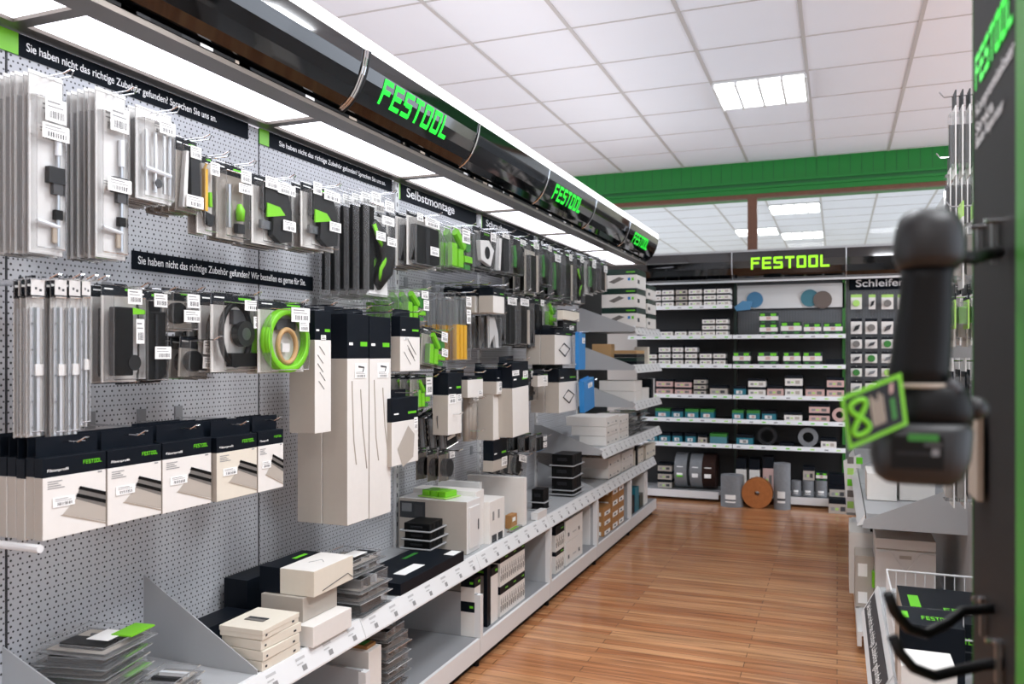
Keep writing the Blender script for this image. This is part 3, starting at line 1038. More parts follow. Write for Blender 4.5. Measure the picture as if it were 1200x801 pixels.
hang('tall grey green packs', 'tall grey pack with lime edge in the far row', 648, 659, 290, 352, 4, .06, 'bg', head=.16, card='charcoal', stickers=((0, -.2, .6, .14),))
hang('tall black strip packs of the far row', 'tall black strip pack, farther down the row', 662, 673, 292, 354, 4, .06, 'tall', head=.2, card='charcoal', stickers=((.1, -.15, .3, .12),))
hang('far packs with grey triangle', 'far pack with grey triangular tool', 675, 686, 296, 357, 4, .06, 'handle', head=.12, card='charcoal', stickers=((.1, -.12, .3, .12),))
hang('far black packs before the upper shelves', 'far small black pack with white sticker', 690, 700, 300, 345, 4, .06, 'bg', head=.14, card='card_white', stickers=((.1, -.2, .4, .2),))
hang('farthest packs at the end of the row', 'farthest small pack with white sticker close to the stacked boxes', 704, 712, 303, 342, 3, .06, 'tall', head=.3, card='navy', stickers=((.2, -.3, .5, .2),))
# row two
hang('first metal straightedges', 'long aluminium straightedge pack with white header, at far left', 36, 53, 322, 512, 3, .02, 'bar', X=-1.66, head=.14, card='card_white', stickers=(), t=.014)
hang('second metal straightedges', 'long aluminium straightedge pack with white header, second', 64, 79, 322, 512, 3, .018, 'bar', X=-1.66, head=.14, card='card_white', stickers=(), t=.014)
hang('third metal straightedges', 'long aluminium straightedge pack with white header, third', 81, 95, 323, 510, 2, .018, 'bar', X=-1.66, head=.14, card='card_white', stickers=(), t=.014)
hang('narrow straightedges', 'narrow metal straightedge pack beside the black cases', 96, 107, 324, 500, 2, .018, 'bar', X=-1.66, head=.14, card='card_white', stickers=(), t=.014)
hang('packs of black case with knob', 'pack with black case and round knob', 130, 174, 332, 448, 5, .036, 'case', head=.13, stickers=((.12, -.13, .38, .15), (.26, -.48, .22, .25)))
hang('black bag packs', 'pack with flat black bag and low sticker', 171, 199, 337, 449, 3, .036, 'bag', head=.16, card='navy', stickers=((.1, -.13, .55, .14), (.2, -.68, .68, .13)))
hang('small fitting packs on the upper hook', 'small square pack with two white stickers, above another', 200, 235, 337, 387, 3, .035, 'small', head=.3, card='card_grey', stickers=((.25, -.3, .42, .32), (.2, -.66, .55, .28)))
hang('small fitting packs on the lower hook', 'small tilted square pack with two white stickers, below another', 221, 254, 394, 443, 5, .034, 'small', head=.3, card='card_grey', stickers=((.25, -.25, .45, .34), (.28, -.62, .5, .28)), tilt=-4)
hang('black cable packs', 'large pack with coiled black cable', 258, 309, 342, 436, 4, .042, 'coil', head=.17, stickers=((.26, -.16, .44, .13), (.36, -.37, .22, .15)), X=-1.64)
hang('green hose ring packs', 'large pack with bright green hose ring', 313, 366, 351, 436, 3, .042, 'ring', head=.15, stickers=((.22, -.2, .42, .2), (.3, -.36, .22, .14)), X=-1.60)
hang('upper green small part packs', 'pack full of lime green parts, the upper one', 476, 503, 336, 377, 5, .045, 'green', head=.12, card=None, stickers=((.3, -.2, .3, .22), (.36, -.5, .24, .3)), X=-1.68)
hang('lower green small part packs', 'tilted pack of lime green parts, the lower one', 503, 527, 384, 430, 4, .045, 'green', head=.2, card='card_grey', stickers=((.25, -.2, .3, .25), (.3, -.6, .3, .2)), tilt=-6, X=-1.62)
hang('yellow blade packs', 'tall clear pack with yellow blades', 533, 553, 340, 424, 6, .055, 'pencils', head=.1, card=None, stickers=((.3, -.15, .3, .14), (.3, -.36, .25, .2)), X=-1.66)
hang('white and black blade packs', 'pack with white angled blade under the little boxes', 572, 589, 366, 409, 5, .05, 'blades', head=.05, card=None, stickers=(), hk=True)
hang('dark packs with white top sticker', 'tall dark pack with white sticker near its top', 591, 606, 344, 405, 3, .05, 'bag', head=.15, card='charcoal', stickers=((.1, -.14, .7, .14),))
hang('dark packs with white edge and sticker', 'tall dark pack with white edge and white sticker', 609, 623, 346, 405, 3, .05, 'tall', head=.15, card='charcoal', stickers=((-.1, -.14, .7, .14),))
hang('black sleeve packs', 'tall shiny black sleeve pack with pale rim', 625, 638, 348, 408, 3, .05, 'bag', head=.1, card='navy', stickers=((.3, -.1, .3, .12),))
hang('lime label packs above the diamond box', 'small pack with lime label above the pale boxes', 642, 654, 350, 383, 2, .05, 'green', head=.2, card='card_white', stickers=())
# row three
hang('green topped packs below the small parts', 'clear pack with green part beside the navy bag', 489, 507, 438, 479, 4, .05, 'green', head=.15, card='card_grey', stickers=((.25, -.35, .4, .5),), X=-1.66)
hang('ridged black file cards', 'tilted black ridged card with white sticker squares', 519, 536, 482, 524, 5, .05, 'filecard', head=.12, card='navy', stickers=(), tilt=9, X=-1.62, t=.03)
hang('grey tube packs', 'long grey tube pack hanging under the small cartons', 549, 561, 464, 516, 2, .09, 'pipe', head=.03, card=None, stickers=((.2, -.06, .5, .08),), X=-1.70, t=.04)
hang('small round brush packs', 'small pack with dark round brush above the shelf', 522, 533, 525, 563, 3, .06, 'round', head=.2, card='beige', stickers=((.2, -.2, .5, .2),), X=-1.72)
hang('black and white fitting packs', 'small pack with white fitting and two stickers', 620, 631, 432, 470, 3, .06, 'small', head=.1, card='navy', stickers=((0, -.15, .6, .2), (0, -.42, .6, .2)), X=-1.68)
hang('small tilted grey packs', 'small tilted grey pack with white stickers near the shelf bracket', 604, 619, 530, 556, 4, .05, 'small', head=.2, card='card_grey', stickers=((.1, -.25, .6, .3),), tilt=-12, X=-1.68)
hang('small black box packs beside the bracket', 'little black box pack with two white stickers beside grey bracket', 627, 641, 508, 528, 3, .07, 'bag', head=.1, card='charcoal', stickers=((.32, -.3, .3, .3), (.32, -.7, .3, .3)), X=-1.62)


# ---------------------------------------------------------------- hanging cartons
def hcarton(sh, what, uL, uC, uR, vT, vB, band, n=1, X=-1.66, tab=.03, body='card_white', pic=None, stickers=(), cat='hanging carton', tilt=0, band_m='navy', hk=True, where='', dep=None, gap=.004):
    """cartons hung one behind the other; near edge of the front face at uC, left limit of one carton's side at uL"""
    y0, zt = PX(uC, vT, X)
    y1, _ = PX(uR, vT, X)
    _, zb = PX(uC, vB, X)
    xb, _ = PY(uL, vT, y0)
    dep = dep or max(.02, X - xb)
    w, h = y1 - y0, zt - zb
    _, zband = PX(uC, band, X)
    hb = zt - zband
    p = bpy.data.objects.new('hanging_carton', None)
    COL.objects.link(p)
    p.empty_display_size = .03
    m = MB()
    m.box(-dep, 0, 0, w, -h, -hb, body, yn='card_grey' if body == 'card_white' else body)  # near side of white cartons in grey card, its shade put into the colour
    m.box(-dep, 0, 0, w, -hb, 0, band_m)
    m.build('box_body', p, bevel=.0015)
    if tab:
        MB().box(-dep, -dep + .002, w * .08, w * .92, 0, tab, band_m).build('hang_tab', p)
    q = MB()
    q.box(.0002, .0008, w * .6, w * .92, -hb * .72, -hb * .62, 'mark_green')
    q.box(.0002, .0008, w * .08, w * .25, -hb * .7, -hb * .64, 'label')
    if pic == 'tools':
        for i in range(5):
            a = w * R_.uniform(.3, .7)
            z = -hb - (h - hb) * (.12 + .17 * i) * .55
            q.tube([(.0008, a - w * .15, z), (.0008, a + w * .18, z - w * .3)], .0015, 'ink_light', 4)
    if pic == 'drill':
        q.poly([(.001, w * .35, -hb * 1.1), (.001, w * .9, -hb * 1.1), (.001, w * .9, -hb * 1.35), (.001, w * .35, -hb * 1.35)], 'label')
        q.tube([(.0012, w * .5, -hb * 1.18), (.0012, w * .75, -hb * 1.2), (.0012, w * .7, -hb * 1.3)], .003, 'ink', 5)
        q.tube([(.001, w * .2, -hb * 1.5), (.001, w * .28, -h * .6), (.001, w * .4, -h * .72)], .0025, 'card_grey', 5)
        q.tube([(.001, w * .6, -hb * 1.7), (.001, w * .7, -h * .55), (.001, w * .9, -h * .75)], .0025, 'card_grey', 5)
    if pic == 'diamond':
        z = -hb - (h - hb) * .5
        e = (h - hb) * .22
        q.tube([(.001, w * .5, z + e), (.001, w * .82, z + e * .2), (.001, w * .55, z - e), (.001, w * .22, z)], .005, 'ink', 5, True)
    if pic == 'pad':
        z = -hb - (h - hb) * .5
        q.poly([(.001, w * .2, z - w * .1), (.001, w * .6, z + w * .3), (.001, w * .85, z + w * .12), (.001, w * .8, z - w * .3), (.001, w * .4, z - w * .45)], 'card_grey')
    q.build('print', p)
    for y, z, lw, lh in stickers:
        add_label(p, w * y, -h * z, w * lw, lw * w * .6 if lh is None else h * lh, .001)
    p.location = (X, y0, zt)
    p.rotation_euler.x = math.radians(tilt)
    tag(p, what + where, cat, sh)
    for i in range(1, n):
        c = copy_tree(p)
        c.location = (X - (dep + gap) * i, y0, zt)
        c.rotation_euler.x = p.rotation_euler.x
        tag(c, 'one of the ' + sh + ', right behind the front one', cat, sh)
    if hk:
        hook(y0 + w / 2, zt + tab * .55, X + .02, 'hook carrying the ' + sh)
    return p


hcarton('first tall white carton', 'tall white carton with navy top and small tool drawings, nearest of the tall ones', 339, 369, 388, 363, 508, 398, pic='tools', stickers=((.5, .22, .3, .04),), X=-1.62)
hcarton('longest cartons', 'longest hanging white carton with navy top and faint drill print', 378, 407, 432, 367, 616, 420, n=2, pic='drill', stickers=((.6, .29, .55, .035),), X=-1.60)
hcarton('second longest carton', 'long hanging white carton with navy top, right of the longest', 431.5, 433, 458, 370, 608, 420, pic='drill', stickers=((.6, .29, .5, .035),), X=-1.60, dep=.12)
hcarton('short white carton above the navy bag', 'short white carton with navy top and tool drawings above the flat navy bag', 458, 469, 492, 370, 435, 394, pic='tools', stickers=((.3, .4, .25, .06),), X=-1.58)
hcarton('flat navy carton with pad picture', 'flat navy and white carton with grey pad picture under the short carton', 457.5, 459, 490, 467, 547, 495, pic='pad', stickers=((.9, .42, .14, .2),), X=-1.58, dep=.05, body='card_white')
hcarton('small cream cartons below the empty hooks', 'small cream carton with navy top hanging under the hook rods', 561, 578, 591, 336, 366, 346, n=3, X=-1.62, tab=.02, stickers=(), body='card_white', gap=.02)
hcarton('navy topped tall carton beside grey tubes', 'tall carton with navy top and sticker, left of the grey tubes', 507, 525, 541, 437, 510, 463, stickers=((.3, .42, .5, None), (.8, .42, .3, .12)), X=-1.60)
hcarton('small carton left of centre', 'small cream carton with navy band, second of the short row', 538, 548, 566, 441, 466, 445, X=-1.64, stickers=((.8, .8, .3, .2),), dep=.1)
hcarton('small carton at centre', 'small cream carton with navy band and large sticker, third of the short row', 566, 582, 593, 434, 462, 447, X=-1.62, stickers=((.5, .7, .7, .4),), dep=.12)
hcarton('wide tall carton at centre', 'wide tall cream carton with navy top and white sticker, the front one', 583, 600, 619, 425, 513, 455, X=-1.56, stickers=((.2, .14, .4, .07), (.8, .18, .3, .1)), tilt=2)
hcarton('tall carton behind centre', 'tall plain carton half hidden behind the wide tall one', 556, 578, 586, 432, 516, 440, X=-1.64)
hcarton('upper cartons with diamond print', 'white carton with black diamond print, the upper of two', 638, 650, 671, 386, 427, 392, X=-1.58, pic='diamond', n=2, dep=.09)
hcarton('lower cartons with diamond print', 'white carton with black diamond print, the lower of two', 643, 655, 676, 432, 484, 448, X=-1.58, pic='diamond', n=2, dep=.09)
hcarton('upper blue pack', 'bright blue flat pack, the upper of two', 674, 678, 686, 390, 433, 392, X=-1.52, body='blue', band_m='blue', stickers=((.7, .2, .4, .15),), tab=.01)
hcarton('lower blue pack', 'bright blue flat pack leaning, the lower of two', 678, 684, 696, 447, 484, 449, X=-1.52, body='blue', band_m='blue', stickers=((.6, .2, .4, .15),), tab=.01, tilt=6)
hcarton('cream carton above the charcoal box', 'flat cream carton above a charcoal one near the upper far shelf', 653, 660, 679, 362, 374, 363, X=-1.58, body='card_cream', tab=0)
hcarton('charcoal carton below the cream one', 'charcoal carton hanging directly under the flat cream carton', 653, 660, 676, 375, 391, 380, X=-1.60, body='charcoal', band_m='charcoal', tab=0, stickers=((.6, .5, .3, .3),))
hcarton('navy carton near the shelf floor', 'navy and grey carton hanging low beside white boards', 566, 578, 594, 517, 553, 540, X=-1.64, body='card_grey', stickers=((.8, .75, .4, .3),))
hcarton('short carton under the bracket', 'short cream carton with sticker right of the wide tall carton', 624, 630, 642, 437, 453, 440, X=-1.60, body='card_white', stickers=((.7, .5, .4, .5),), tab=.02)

# the row of five flat cartons with black brush strips
def filz(uL, uR, vTL, vBL, n, X, what, grp, body='card_white', spine=.026, where='', tab=True):
    y0, zt = PX(uL, vTL, X)
    y1, _ = PX(uR, vTL, X)
    _, zb = PX(uL, vBL, X)
    w, h = y1 - y0, zt - zb
    p = bpy.data.objects.new('flat_carton', None)
    COL.objects.link(p)
    hb = h * .24
    sp = spine
    m = MB()
    m.box(-sp, 0, 0, w, -h, -hb, body, yn='card_grey')  # near spine in grey card, shading put into the colour
    m.box(-sp, 0, 0, w, -hb, 0, 'navy')
    m.build('box_body', p, bevel=.001)
    MB().box(-sp, -sp + .0015, w * .02, w * .98, 0, .045, 'navy').build('hang_tab', p)
    g = MB()
    k = w * .30 / 6.8
    wordmark(g, lambda a, c: (.0008, w * .62 + a * k, -hb * .55 + c * k * 1.25), 'mark_green')
    g.build('wordmark', p)['label'] = 'green block lettering on the navy band'
    text('title', 'Filzenprofil', w * .32, hb * .13, 'label', (.0008, w * .06, -hb * .72), RX, p)
    pr = MB()
    def L(a, b, a2, b2, mm):
        pr.poly([(.0006, w * a, -h * b2), (.0006, w * a2, -h * b2), (.0006, w * a2, -h * b), (.0006, w * a, -h * b)], mm)
    for i in range(4):
        L(.07, .29 + .028 * i, .07 + (.22, .16, .2, .26)[i], .302 + .028 * i, 'ink_light')
    # the pictured brush strip: grey wedge with two dark bars
    def Q(pts, mm, x=.0006):
        pr.poly([(x, w * a, -h * b) for a, b in pts], mm)
    Q([(.3, .72), (.5, .56), (.995, .74), (.995, .93)], 'card_grey')
    Q([(.26, .73), (.3, .72), (.995, .94), (.995, .96)], 'beige', .0009)
    Q([(.5, .56), (.56, .44), (.995, .58), (.995, .74)], 'photo_grey', .0008)
    Q([(.54, .44), (.57, .405), (.995, .535), (.995, .585)], 'black', .0011)
    Q([(.5, .53), (.52, .49), (.995, .64), (.995, .69)], 'black', .0011)
    Q([(.86, .25), (.93, .25), (.93, .27), (.86, .27)], 'ink_light', .0008)
    pr.build('print', p)
    add_label(p, w * .31, -h * .56, w * .34, h * .12, .0012)
    p.location = (X, y0, zt)
    tag(p, what, 'hanging carton', grp)
    for i in range(1, n):
        c = copy_tree(p)
        c.location = (X - (sp + .003) * i, y0 + R_.uniform(-.003, .003), zt + R_.uniform(-.004, .003))
        tag(c, 'flat carton with navy band hanging behind ' + where, 'hanging carton', grp)
    hook(y0 + w / 2, zt + .03, X + .0, 'short wire hook holding ' + where)


XFZ = -1.64
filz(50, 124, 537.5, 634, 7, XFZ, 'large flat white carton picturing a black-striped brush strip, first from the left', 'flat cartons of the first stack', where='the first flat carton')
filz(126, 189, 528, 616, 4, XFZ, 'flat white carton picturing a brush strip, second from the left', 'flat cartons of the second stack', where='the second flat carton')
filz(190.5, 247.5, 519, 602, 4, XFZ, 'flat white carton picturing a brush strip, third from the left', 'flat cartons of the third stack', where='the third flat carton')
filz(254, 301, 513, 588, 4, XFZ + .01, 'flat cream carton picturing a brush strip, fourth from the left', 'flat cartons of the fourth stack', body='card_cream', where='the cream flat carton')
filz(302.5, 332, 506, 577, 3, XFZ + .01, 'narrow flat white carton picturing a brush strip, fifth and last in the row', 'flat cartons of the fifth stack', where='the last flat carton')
ya, za = PX(53, 634, -1.64)
rod = MB().tube([(XW, ya - .02, za - .012), (-1.63, ya - .02, za - .012)], .009, 'paint_white', 10)
rod.box(XW, XW + .02, ya - .04, ya, za - .06, za + .01, 'paint_white')
tag(rod.build('support_arm'), 'white tubular arm under the first stack of flat cartons', 'support arm')

# bare hooks between the rows
for i in range(9):
    y = 3.62 + .2 * i
    hook(y, 1.80 + .004 * i, -1.66, 'empty wire hook between the two upper rows, ' + ORD[i] + ' counted from the near end')
for i, (u, v) in enumerate(((512, 436), (560, 505), (452, 358))):
    y, z = PX(u, v, -1.66)
    hook(y, z, -1.66, ('empty wire hook beside the lower green packs', 'empty wire hook in front of the grey tubes', 'empty wire hook over the short white carton')[i])
# ================================================================ goods standing on the left shelves
ZM = 0.522      # main shelf surface
ZB = 0.138      # base shelf surface


def goods(name, uL, uC, uR, vT, zb, X1, draw, label, group=None, cat='carton', rz=0, Y0=None, h=None, dx=None, dy=None):
    """a thing whose near corner stands at uC on the plane X1; uL bounds its near face, uR its aisle face, vT its top at the corner"""
    y0 = PX(uC, 400, X1)[0] if Y0 is None else Y0
    if dy is None:
        dy = PX(uR, 400, X1)[0] - y0
    if dx is None:
        dx = X1 - PY(uL, 400, y0)[0]
    if h is None:
        h = PX(uC, vT, X1)[1] - zb
    dx, dy, h = max(dx, .02), max(dy, .02), max(h, .012)
    t = empty(name, (X1, y0, zb), label, cat, group, math.radians(rz))
    draw(t, dx, dy, h)
    t['dims'] = (dx, dy, h)
    return t


# drawers: local x -dx..0, y 0..dy, z 0..h
def d_box(body='card_white', band=None, bm='navy', lid=0, stick=None, marks=True, side=None, mark='mark_green', prints=None):
    def f(t, dx, dy, h):
        m = MB()
        z = 0
        if band:
            for a, c in band:
                if a > z:
                    m.box(-dx, 0, 0, dy, h * z, h * a, body, yn=side or body)
                m.box(-dx - .0004, .0004, -.0004, dy + .0004, h * a, h * c, bm)
                z = c
        if z < 1:
            m.box(-dx, 0, 0, dy, h * z, h, body, yn=side or body)
        m.build('box_body', t, bevel=.0015 if not band else 0)
        q = MB()
        if lid:
            q.box(-dx - .0015, .0015, -.0015, dy + .0015, h * (1 - lid), h + .0015, body)
            q.build('lid', t, bevel=.001)
            q = MB()
        if marks and band:
            for a, c in band:
                zm = h * (a + c) / 2
                q.box(.0005, .001, dy * .6, dy * .9, zm - h * .02, zm + h * .02, mark)
                q.box(-dx * .35, -dx * .1, -.001, -.0005, zm - h * .02, zm + h * .02, mark)
        elif marks:
            q.box(.0003, .0012, dy * .12, dy * .18, h * .2, h * .32, 'ink')
            q.box(.0003, .0012, dy * .7, dy * .84, h * .25, h * .32, 'ink_light')
        if prints:
            prints(q, dx, dy, h)
        if q.v:
            q.build('print', t)
        if stick:
            a, z, w_, h_ = stick
            add_label(t, dy * a, h * z, dy * w_, h * h_, .002)
    return f


def top_sheet(cx, cy, wx, wy, m='label', name='top_label'):
    def f(t, dx, dy, h):
        MB().box(-dx * (cx + wx / 2), -dx * (cx - wx / 2), dy * (cy - wy / 2), dy * (cy + wy / 2), h + .0012, h + .0022, m).build(name, t)
    return f


def both(*fs):
    def f(t, dx, dy, h):
        for g in fs:
            g(t, dx, dy, h)
    return f


def d_clam(content='black', tint=None, stick=True, green=False):
    """flat clear clamshell lying down: flange, raised shell, contents, label"""
    def f(t, dx, dy, h):
        m = MB()
        m.box(-dx, 0, 0, dy, 0, .003, 'clear_edge')
        m.box(-dx * .94, -dx * .06, dy * .06, dy * .94, .003, h, 'clear', xp='clear_edge', yn='clear_edge')
        m.tube([(-dx, 0, .002), (0, 0, .002), (0, dy, .002), (-dx, dy, .002)], .002, 'clear_edge', 5, True)
        zt = h
        m.tube([(-dx * .94, dy * .06, zt), (-dx * .06, dy * .06, zt), (-dx * .06, dy * .94, zt), (-dx * .94, dy * .94, zt)], .0016, 'clear_edge', 5, True)
        m.build('clear_shell', t)
        c = MB().box(-dx * .9, -dx * .1, dy * .1, dy * .9, .0035, .005, 'card_grey' if content != 'black' else 'charcoal')
        c.build('insert_card', t)
        k = MB()
        if content == 'black':
            k.box(-dx * .85, -dx * .15, dy * .14, dy * .86, .0055, h * .8, 'black')
            k.box(-dx * .7, -dx * .3, dy * .3, dy * .7, h * .8, h * .93, 'black_soft')
        elif content == 'bars':
            for i in range(3):
                k.box(-dx * .85, -dx * .15, dy * (.2 + .22 * i), dy * (.28 + .22 * i), .0055, h * .7, ('steel', 'charcoal', 'alu')[i])
        elif content == 'green':
            k.box(-dx * .8, -dx * .45, dy * .2, dy * .8, .0055, h * .8, 'green')
            k.box(-dx * .4, -dx * .15, dy * .2, dy * .8, .0055, h * .6, 'black')
        else:
            k.box(-dx * .8, -dx * .2, dy * .2, dy * .5, .0055, h * .7, 'black_soft')
            k.tube([(-dx * .7, dy * .65, h * .4), (-dx * .2, dy * .75, h * .4)], h * .2, 'steel_dark', 8)
        k.build('contents', t)
        if green:
            MB().box(-dx * .3, -dx * .02, dy * .5, dy * .98, h, h + .004, 'green').build('green_flap', t)
        if stick:
            MB().box(-dx * .5, -dx * .2, dy * .3, dy * .7, h + .0005, h + .0015, 'label').build('price_label', t)
    return f


def d_case():
    """black storage box with grey rim tray"""
    def f(t, dx, dy, h):
        m = MB()
        b = .012
        m.prism([(-dx + b, b), (-b, b), (-b, dy - b), (-dx + b, dy - b)], 'z', .006, h, 'black')
        for i in range(4):
            m.box(-b, -b + .003, dy * (.12 + .22 * i), dy * (.16 + .22 * i), h * .2, h * .9, 'charcoal')
        m.box(-dx * .7, -dx * .3, .008, b, h * .45, h * .7, 'charcoal')
        m.build('black_case', t, bevel=.003)
        MB().box(-dx, 0, 0, dy, 0, .006, 'clear_edge').tube([(-dx, 0, .005), (0, 0, .005), (0, dy, .005), (-dx, dy, .005)], .004, 'paint_grey', 6, True).build('rim_tray', t)
    return f


def pile(name, uL, uC, uR, vTs, zb, X1, draws, labels, group=None, cat='carton', jit=0):
    """things resting on each other; vTs are the tops at the near corner, lowest first"""
    z = zb
    out = []
    y0 = PX(uC, 400, X1)[0]
    for i, v in enumerate(vTs):
        zt = PX(uC, v, X1)[1]
        dr = draws[i] if isinstance(draws, (list, tuple)) else draws
        lb = labels[i] if isinstance(labels, (list, tuple)) else labels
        o = goods(name, uL, uC, uR, v, z, X1 + (R_.uniform(-jit, jit) if jit and i else 0), dr, lb, group, cat, R_.uniform(-2, 2) if jit and i else 0, Y0=y0 + (R_.uniform(-jit, jit) if jit and i else 0), h=zt - z - .001)
        z = zt
        out.append(o)
    return out


PW = 'white'
LV = ['lowest', 'second from the bottom', 'third from the bottom', 'fourth from the bottom', 'fifth from the bottom', 'sixth from the bottom', 'seventh from the bottom', 'eighth from the bottom']

# clear packs lying in the near left corner
z = ZM
for i in range(7):
    hh = .026
    goods('clamshell_pack', 0, 0, 0, 0, z, -1.66 + R_.uniform(-.015, .015) - .06, d_clam(('bars', 'black', 'mix', 'green')[i % 4], green=i in (6, 4, 2)),
          'flat clear pack with dark insert in the near corner pile, ' + ('topmost of it' if i == 6 else LV[i]), 'clear packs piled in the near corner', 'clear pack', R_.uniform(-6, 8) + 14, Y0=1.56 + R_.uniform(-.01, .01), h=hh - .002, dx=.22, dy=.2)
    z += hh
z = ZM
for i in range(3):
    goods('clamshell_pack', 0, 0, 0, 0, z, -1.60 + R_.uniform(-.01, .01), d_clam('bars', stick=False), 'small clear pack with chrome parts beside the near pile, ' + LV[i], 'small clear packs beside the near pile', 'clear pack',
          20 + R_.uniform(-8, 8), Y0=1.66, h=.022, dx=.12, dy=.16)
    z += .024

# white flat cartons, four high
def wprint(q, dx, dy, h):
    q.box(.0008, .0016, dy * .08, dy * .12, h * .3, h * .5, 'ink')
    q.box(.0008, .0016, dy * .8, dy * .86, h * .3, h * .5, 'ink')


cy = PX(307, 400, -1.568)[0]
for i in range(4):
    goods('flat_cream_carton', 259, 307, 352, 0, ZM + .0305 * i, -1.568 + (0, .004, -.003, .002)[i], d_box('card_cream', marks=False, prints=wprint) if i < 3 else both(d_box('card_cream', marks=False, lid=.45, prints=wprint), lambda t, dx, dy, h: MB().box(-dx * .75, -dx * .3, dy * .35, dy * .44, h + .002, h + .004, 'photo_grey').box(-dx * .75, -dx * .3, dy * .46, dy * .52, h + .002, h + .004, 'ink').build('lid_print', t)),
          ('flat cream carton in the pile of four, ' + ('lowest', 'second from the bottom', 'third from the bottom')[i]) if i < 3 else 'topmost flat cream carton of four, with grey bar print on its lid', 'flat cream cartons in a pile of four', Y0=cy, h=.029, rz=(0, 1, -1, 2)[i])
goods('navy_carton', 248, 262, 300, 722, ZM, -1.84, d_box('navy', marks=False), 'navy carton lying behind the pile of flat cream cartons', dx=.1, dy=.26, h=.07, Y0=2.0)
# the pile of larger cartons
lo = goods('slant_print_carton', 340, 367, 412, 736, ZM, -1.545, d_box('card_white', marks=False, side='card_white'), 'white carton with slanted print, lowest of the pile under the navy and white one', dx=.2, h=.066)
mid = goods('greyish_carton', 306, 355, 395, 706, ZM + .067, -1.60, d_box('card_grey', marks=False, side='card_grey'), 'greyish carton in the middle of the pile under the navy and white one', h=.078)
goods('navy_carton', 0, 0, 0, 0, ZM, -1.87, d_box('navy', marks=False), 'dark navy carton standing behind the middle of the carton pile', Y0=2.28, dx=.1, dy=.24, h=.16)


def navyhalf(t, dx, dy, h):
    m = MB().box(-dx, -dx * .62, 0, dy, 0, h, 'navy')
    m.box(-dx * .62, 0, 0, dy, 0, h, 'card_cream', zp='card_white')
    m.build('box_body', t, bevel=.0015)
    q = MB().box(-dx * .8, -dx * .72, dy * .5, dy * .8, h + .0008, h + .0015, 'mark_green')
    q.tube([(.001, dy * .2, h * .12), (.001, dy * .85, h * .35), (.001, dy * .98, h * .12)], .0012, 'ink', 5)
    q.tube([(-dx * .4, dy * .4, h + .001), (-dx * .3, dy * .6, h + .001), (-dx * .2, dy * .5, h + .001)], .001, 'ink_light', 5)
    q.build('print', t)


goods('navy_white_carton', 305, 368, 415, 670, ZM + .146, -1.57, navyhalf, 'large white and navy carton resting on top of the carton pile', h=.084, rz=1)
# clear trays behind it
z = ZM
ct = PX(424, 400, -1.555)[0]
for i, hh in enumerate((.05, .035, .05, .03, .03)):
    goods('clear_tray', 0, 0, 0, 0, z, -1.555 - (.04 if i > 2 else 0), d_clam(('black', 'white', 'bars', 'bars', 'mix')[i], stick=i == 4), 'clear plastic tray pack between white cartons and navy boxes, ' + ('topmost' if i == 4 else LV[i]),
          'clear tray packs in a pile', 'clear pack', R_.uniform(-3, 3), Y0=ct + R_.uniform(-.01, .01), h=hh - .002, dx=.19, dy=.22)
    z += hh
goods('small_white_carton', 0, 0, 0, 0, z - .03 if False else ZM + .002, -1.84, d_box('card_white', marks=False), 'white carton standing at the back behind the clear tray packs', Y0=ct, dx=.1, dy=.2, h=.12)
# wide navy boxes lying flat
nb = PX(468, 400, -1.56)[0]
goods('navy_flat_box', 0, 0, 0, 0, ZM + .001, -1.565, both(d_box('navy', marks=False), top_sheet(.3, .35, .22, .3), top_sheet(.12, .9, .2, .14, 'label', 'white_corner_label'), top_sheet(.75, .7, .08, .2, 'green_dark', 'green_mark')),
      'long flat navy box with white labels lying along the shelf edge', Y0=PX(468, 400, -1.57)[0], dx=.24, dy=.58, h=.045)
goods('navy_flat_box', 0, 0, 0, 0, ZM + .001, -1.9, d_box('navy', marks=False), 'second flat navy box against the wall behind the labelled one', Y0=nb, dx=.09, dy=.4, h=.06)
yk = PX(502, 400, -1.72)[0]
z = ZM + .047
for i in range(3):
    goods('black_case_pack', 0, 0, 0, 0, z, -1.70, d_case(), 'black case pack with grey rim on the navy box, ' + ('topmost of three' if i == 2 else LV[i]), 'black case packs on the navy box', 'black case', R_.uniform(-2, 2), Y0=yk - .02, h=.038, dx=.15, dy=.17)
    z += .04
# big white cases
def cprint(t, dx, dy, h):
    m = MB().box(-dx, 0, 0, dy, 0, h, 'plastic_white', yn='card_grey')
    m.box(0, .006, .02, dy - .02, .02, h - .03, 'plastic_white')
    m.build('box_body', t, bevel=.003)
    q = MB().box(-dx * .98, -dx * .6, -.001, -.0003, h * .62, h * .94, 'ink')
    q.box(-dx * .95, -dx * .8, -.0016, -.001, h * .74, h * .9, 'abrasive_grey')
    q.box(-dx * .76, -dx * .64, -.0016, -.001, h * .66, h * .88, 'graphite')
    q.box(.0062, .0068, dy * .72, dy * .8, h * .4, h * .6, 'ink')
    q.build('print', t)


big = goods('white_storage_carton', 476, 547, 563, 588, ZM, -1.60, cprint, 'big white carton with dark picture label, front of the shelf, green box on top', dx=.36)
goods('white_storage_carton', 0, 0, 0, 0, ZM, -1.62, d_box('card_white', marks=False), 'big white carton standing directly behind the one with the green box', Y0=big.location.y + .145, dx=.34, dy=.1, h=.27)


def gbox(t, dx, dy, h):
    m = MB()
    for i in range(3):
        m.box(-dx + dx * i / 3 + .003, -dx + dx * (i + 1) / 3 - .003, .005, dy - .005, .004, h, 'green')
    m.build('green_bins', t, bevel=.004)
    MB().box(-dx - .01, .01, -.01, dy + .01, 0, .004, 'green_pale').build('base_tray', t)


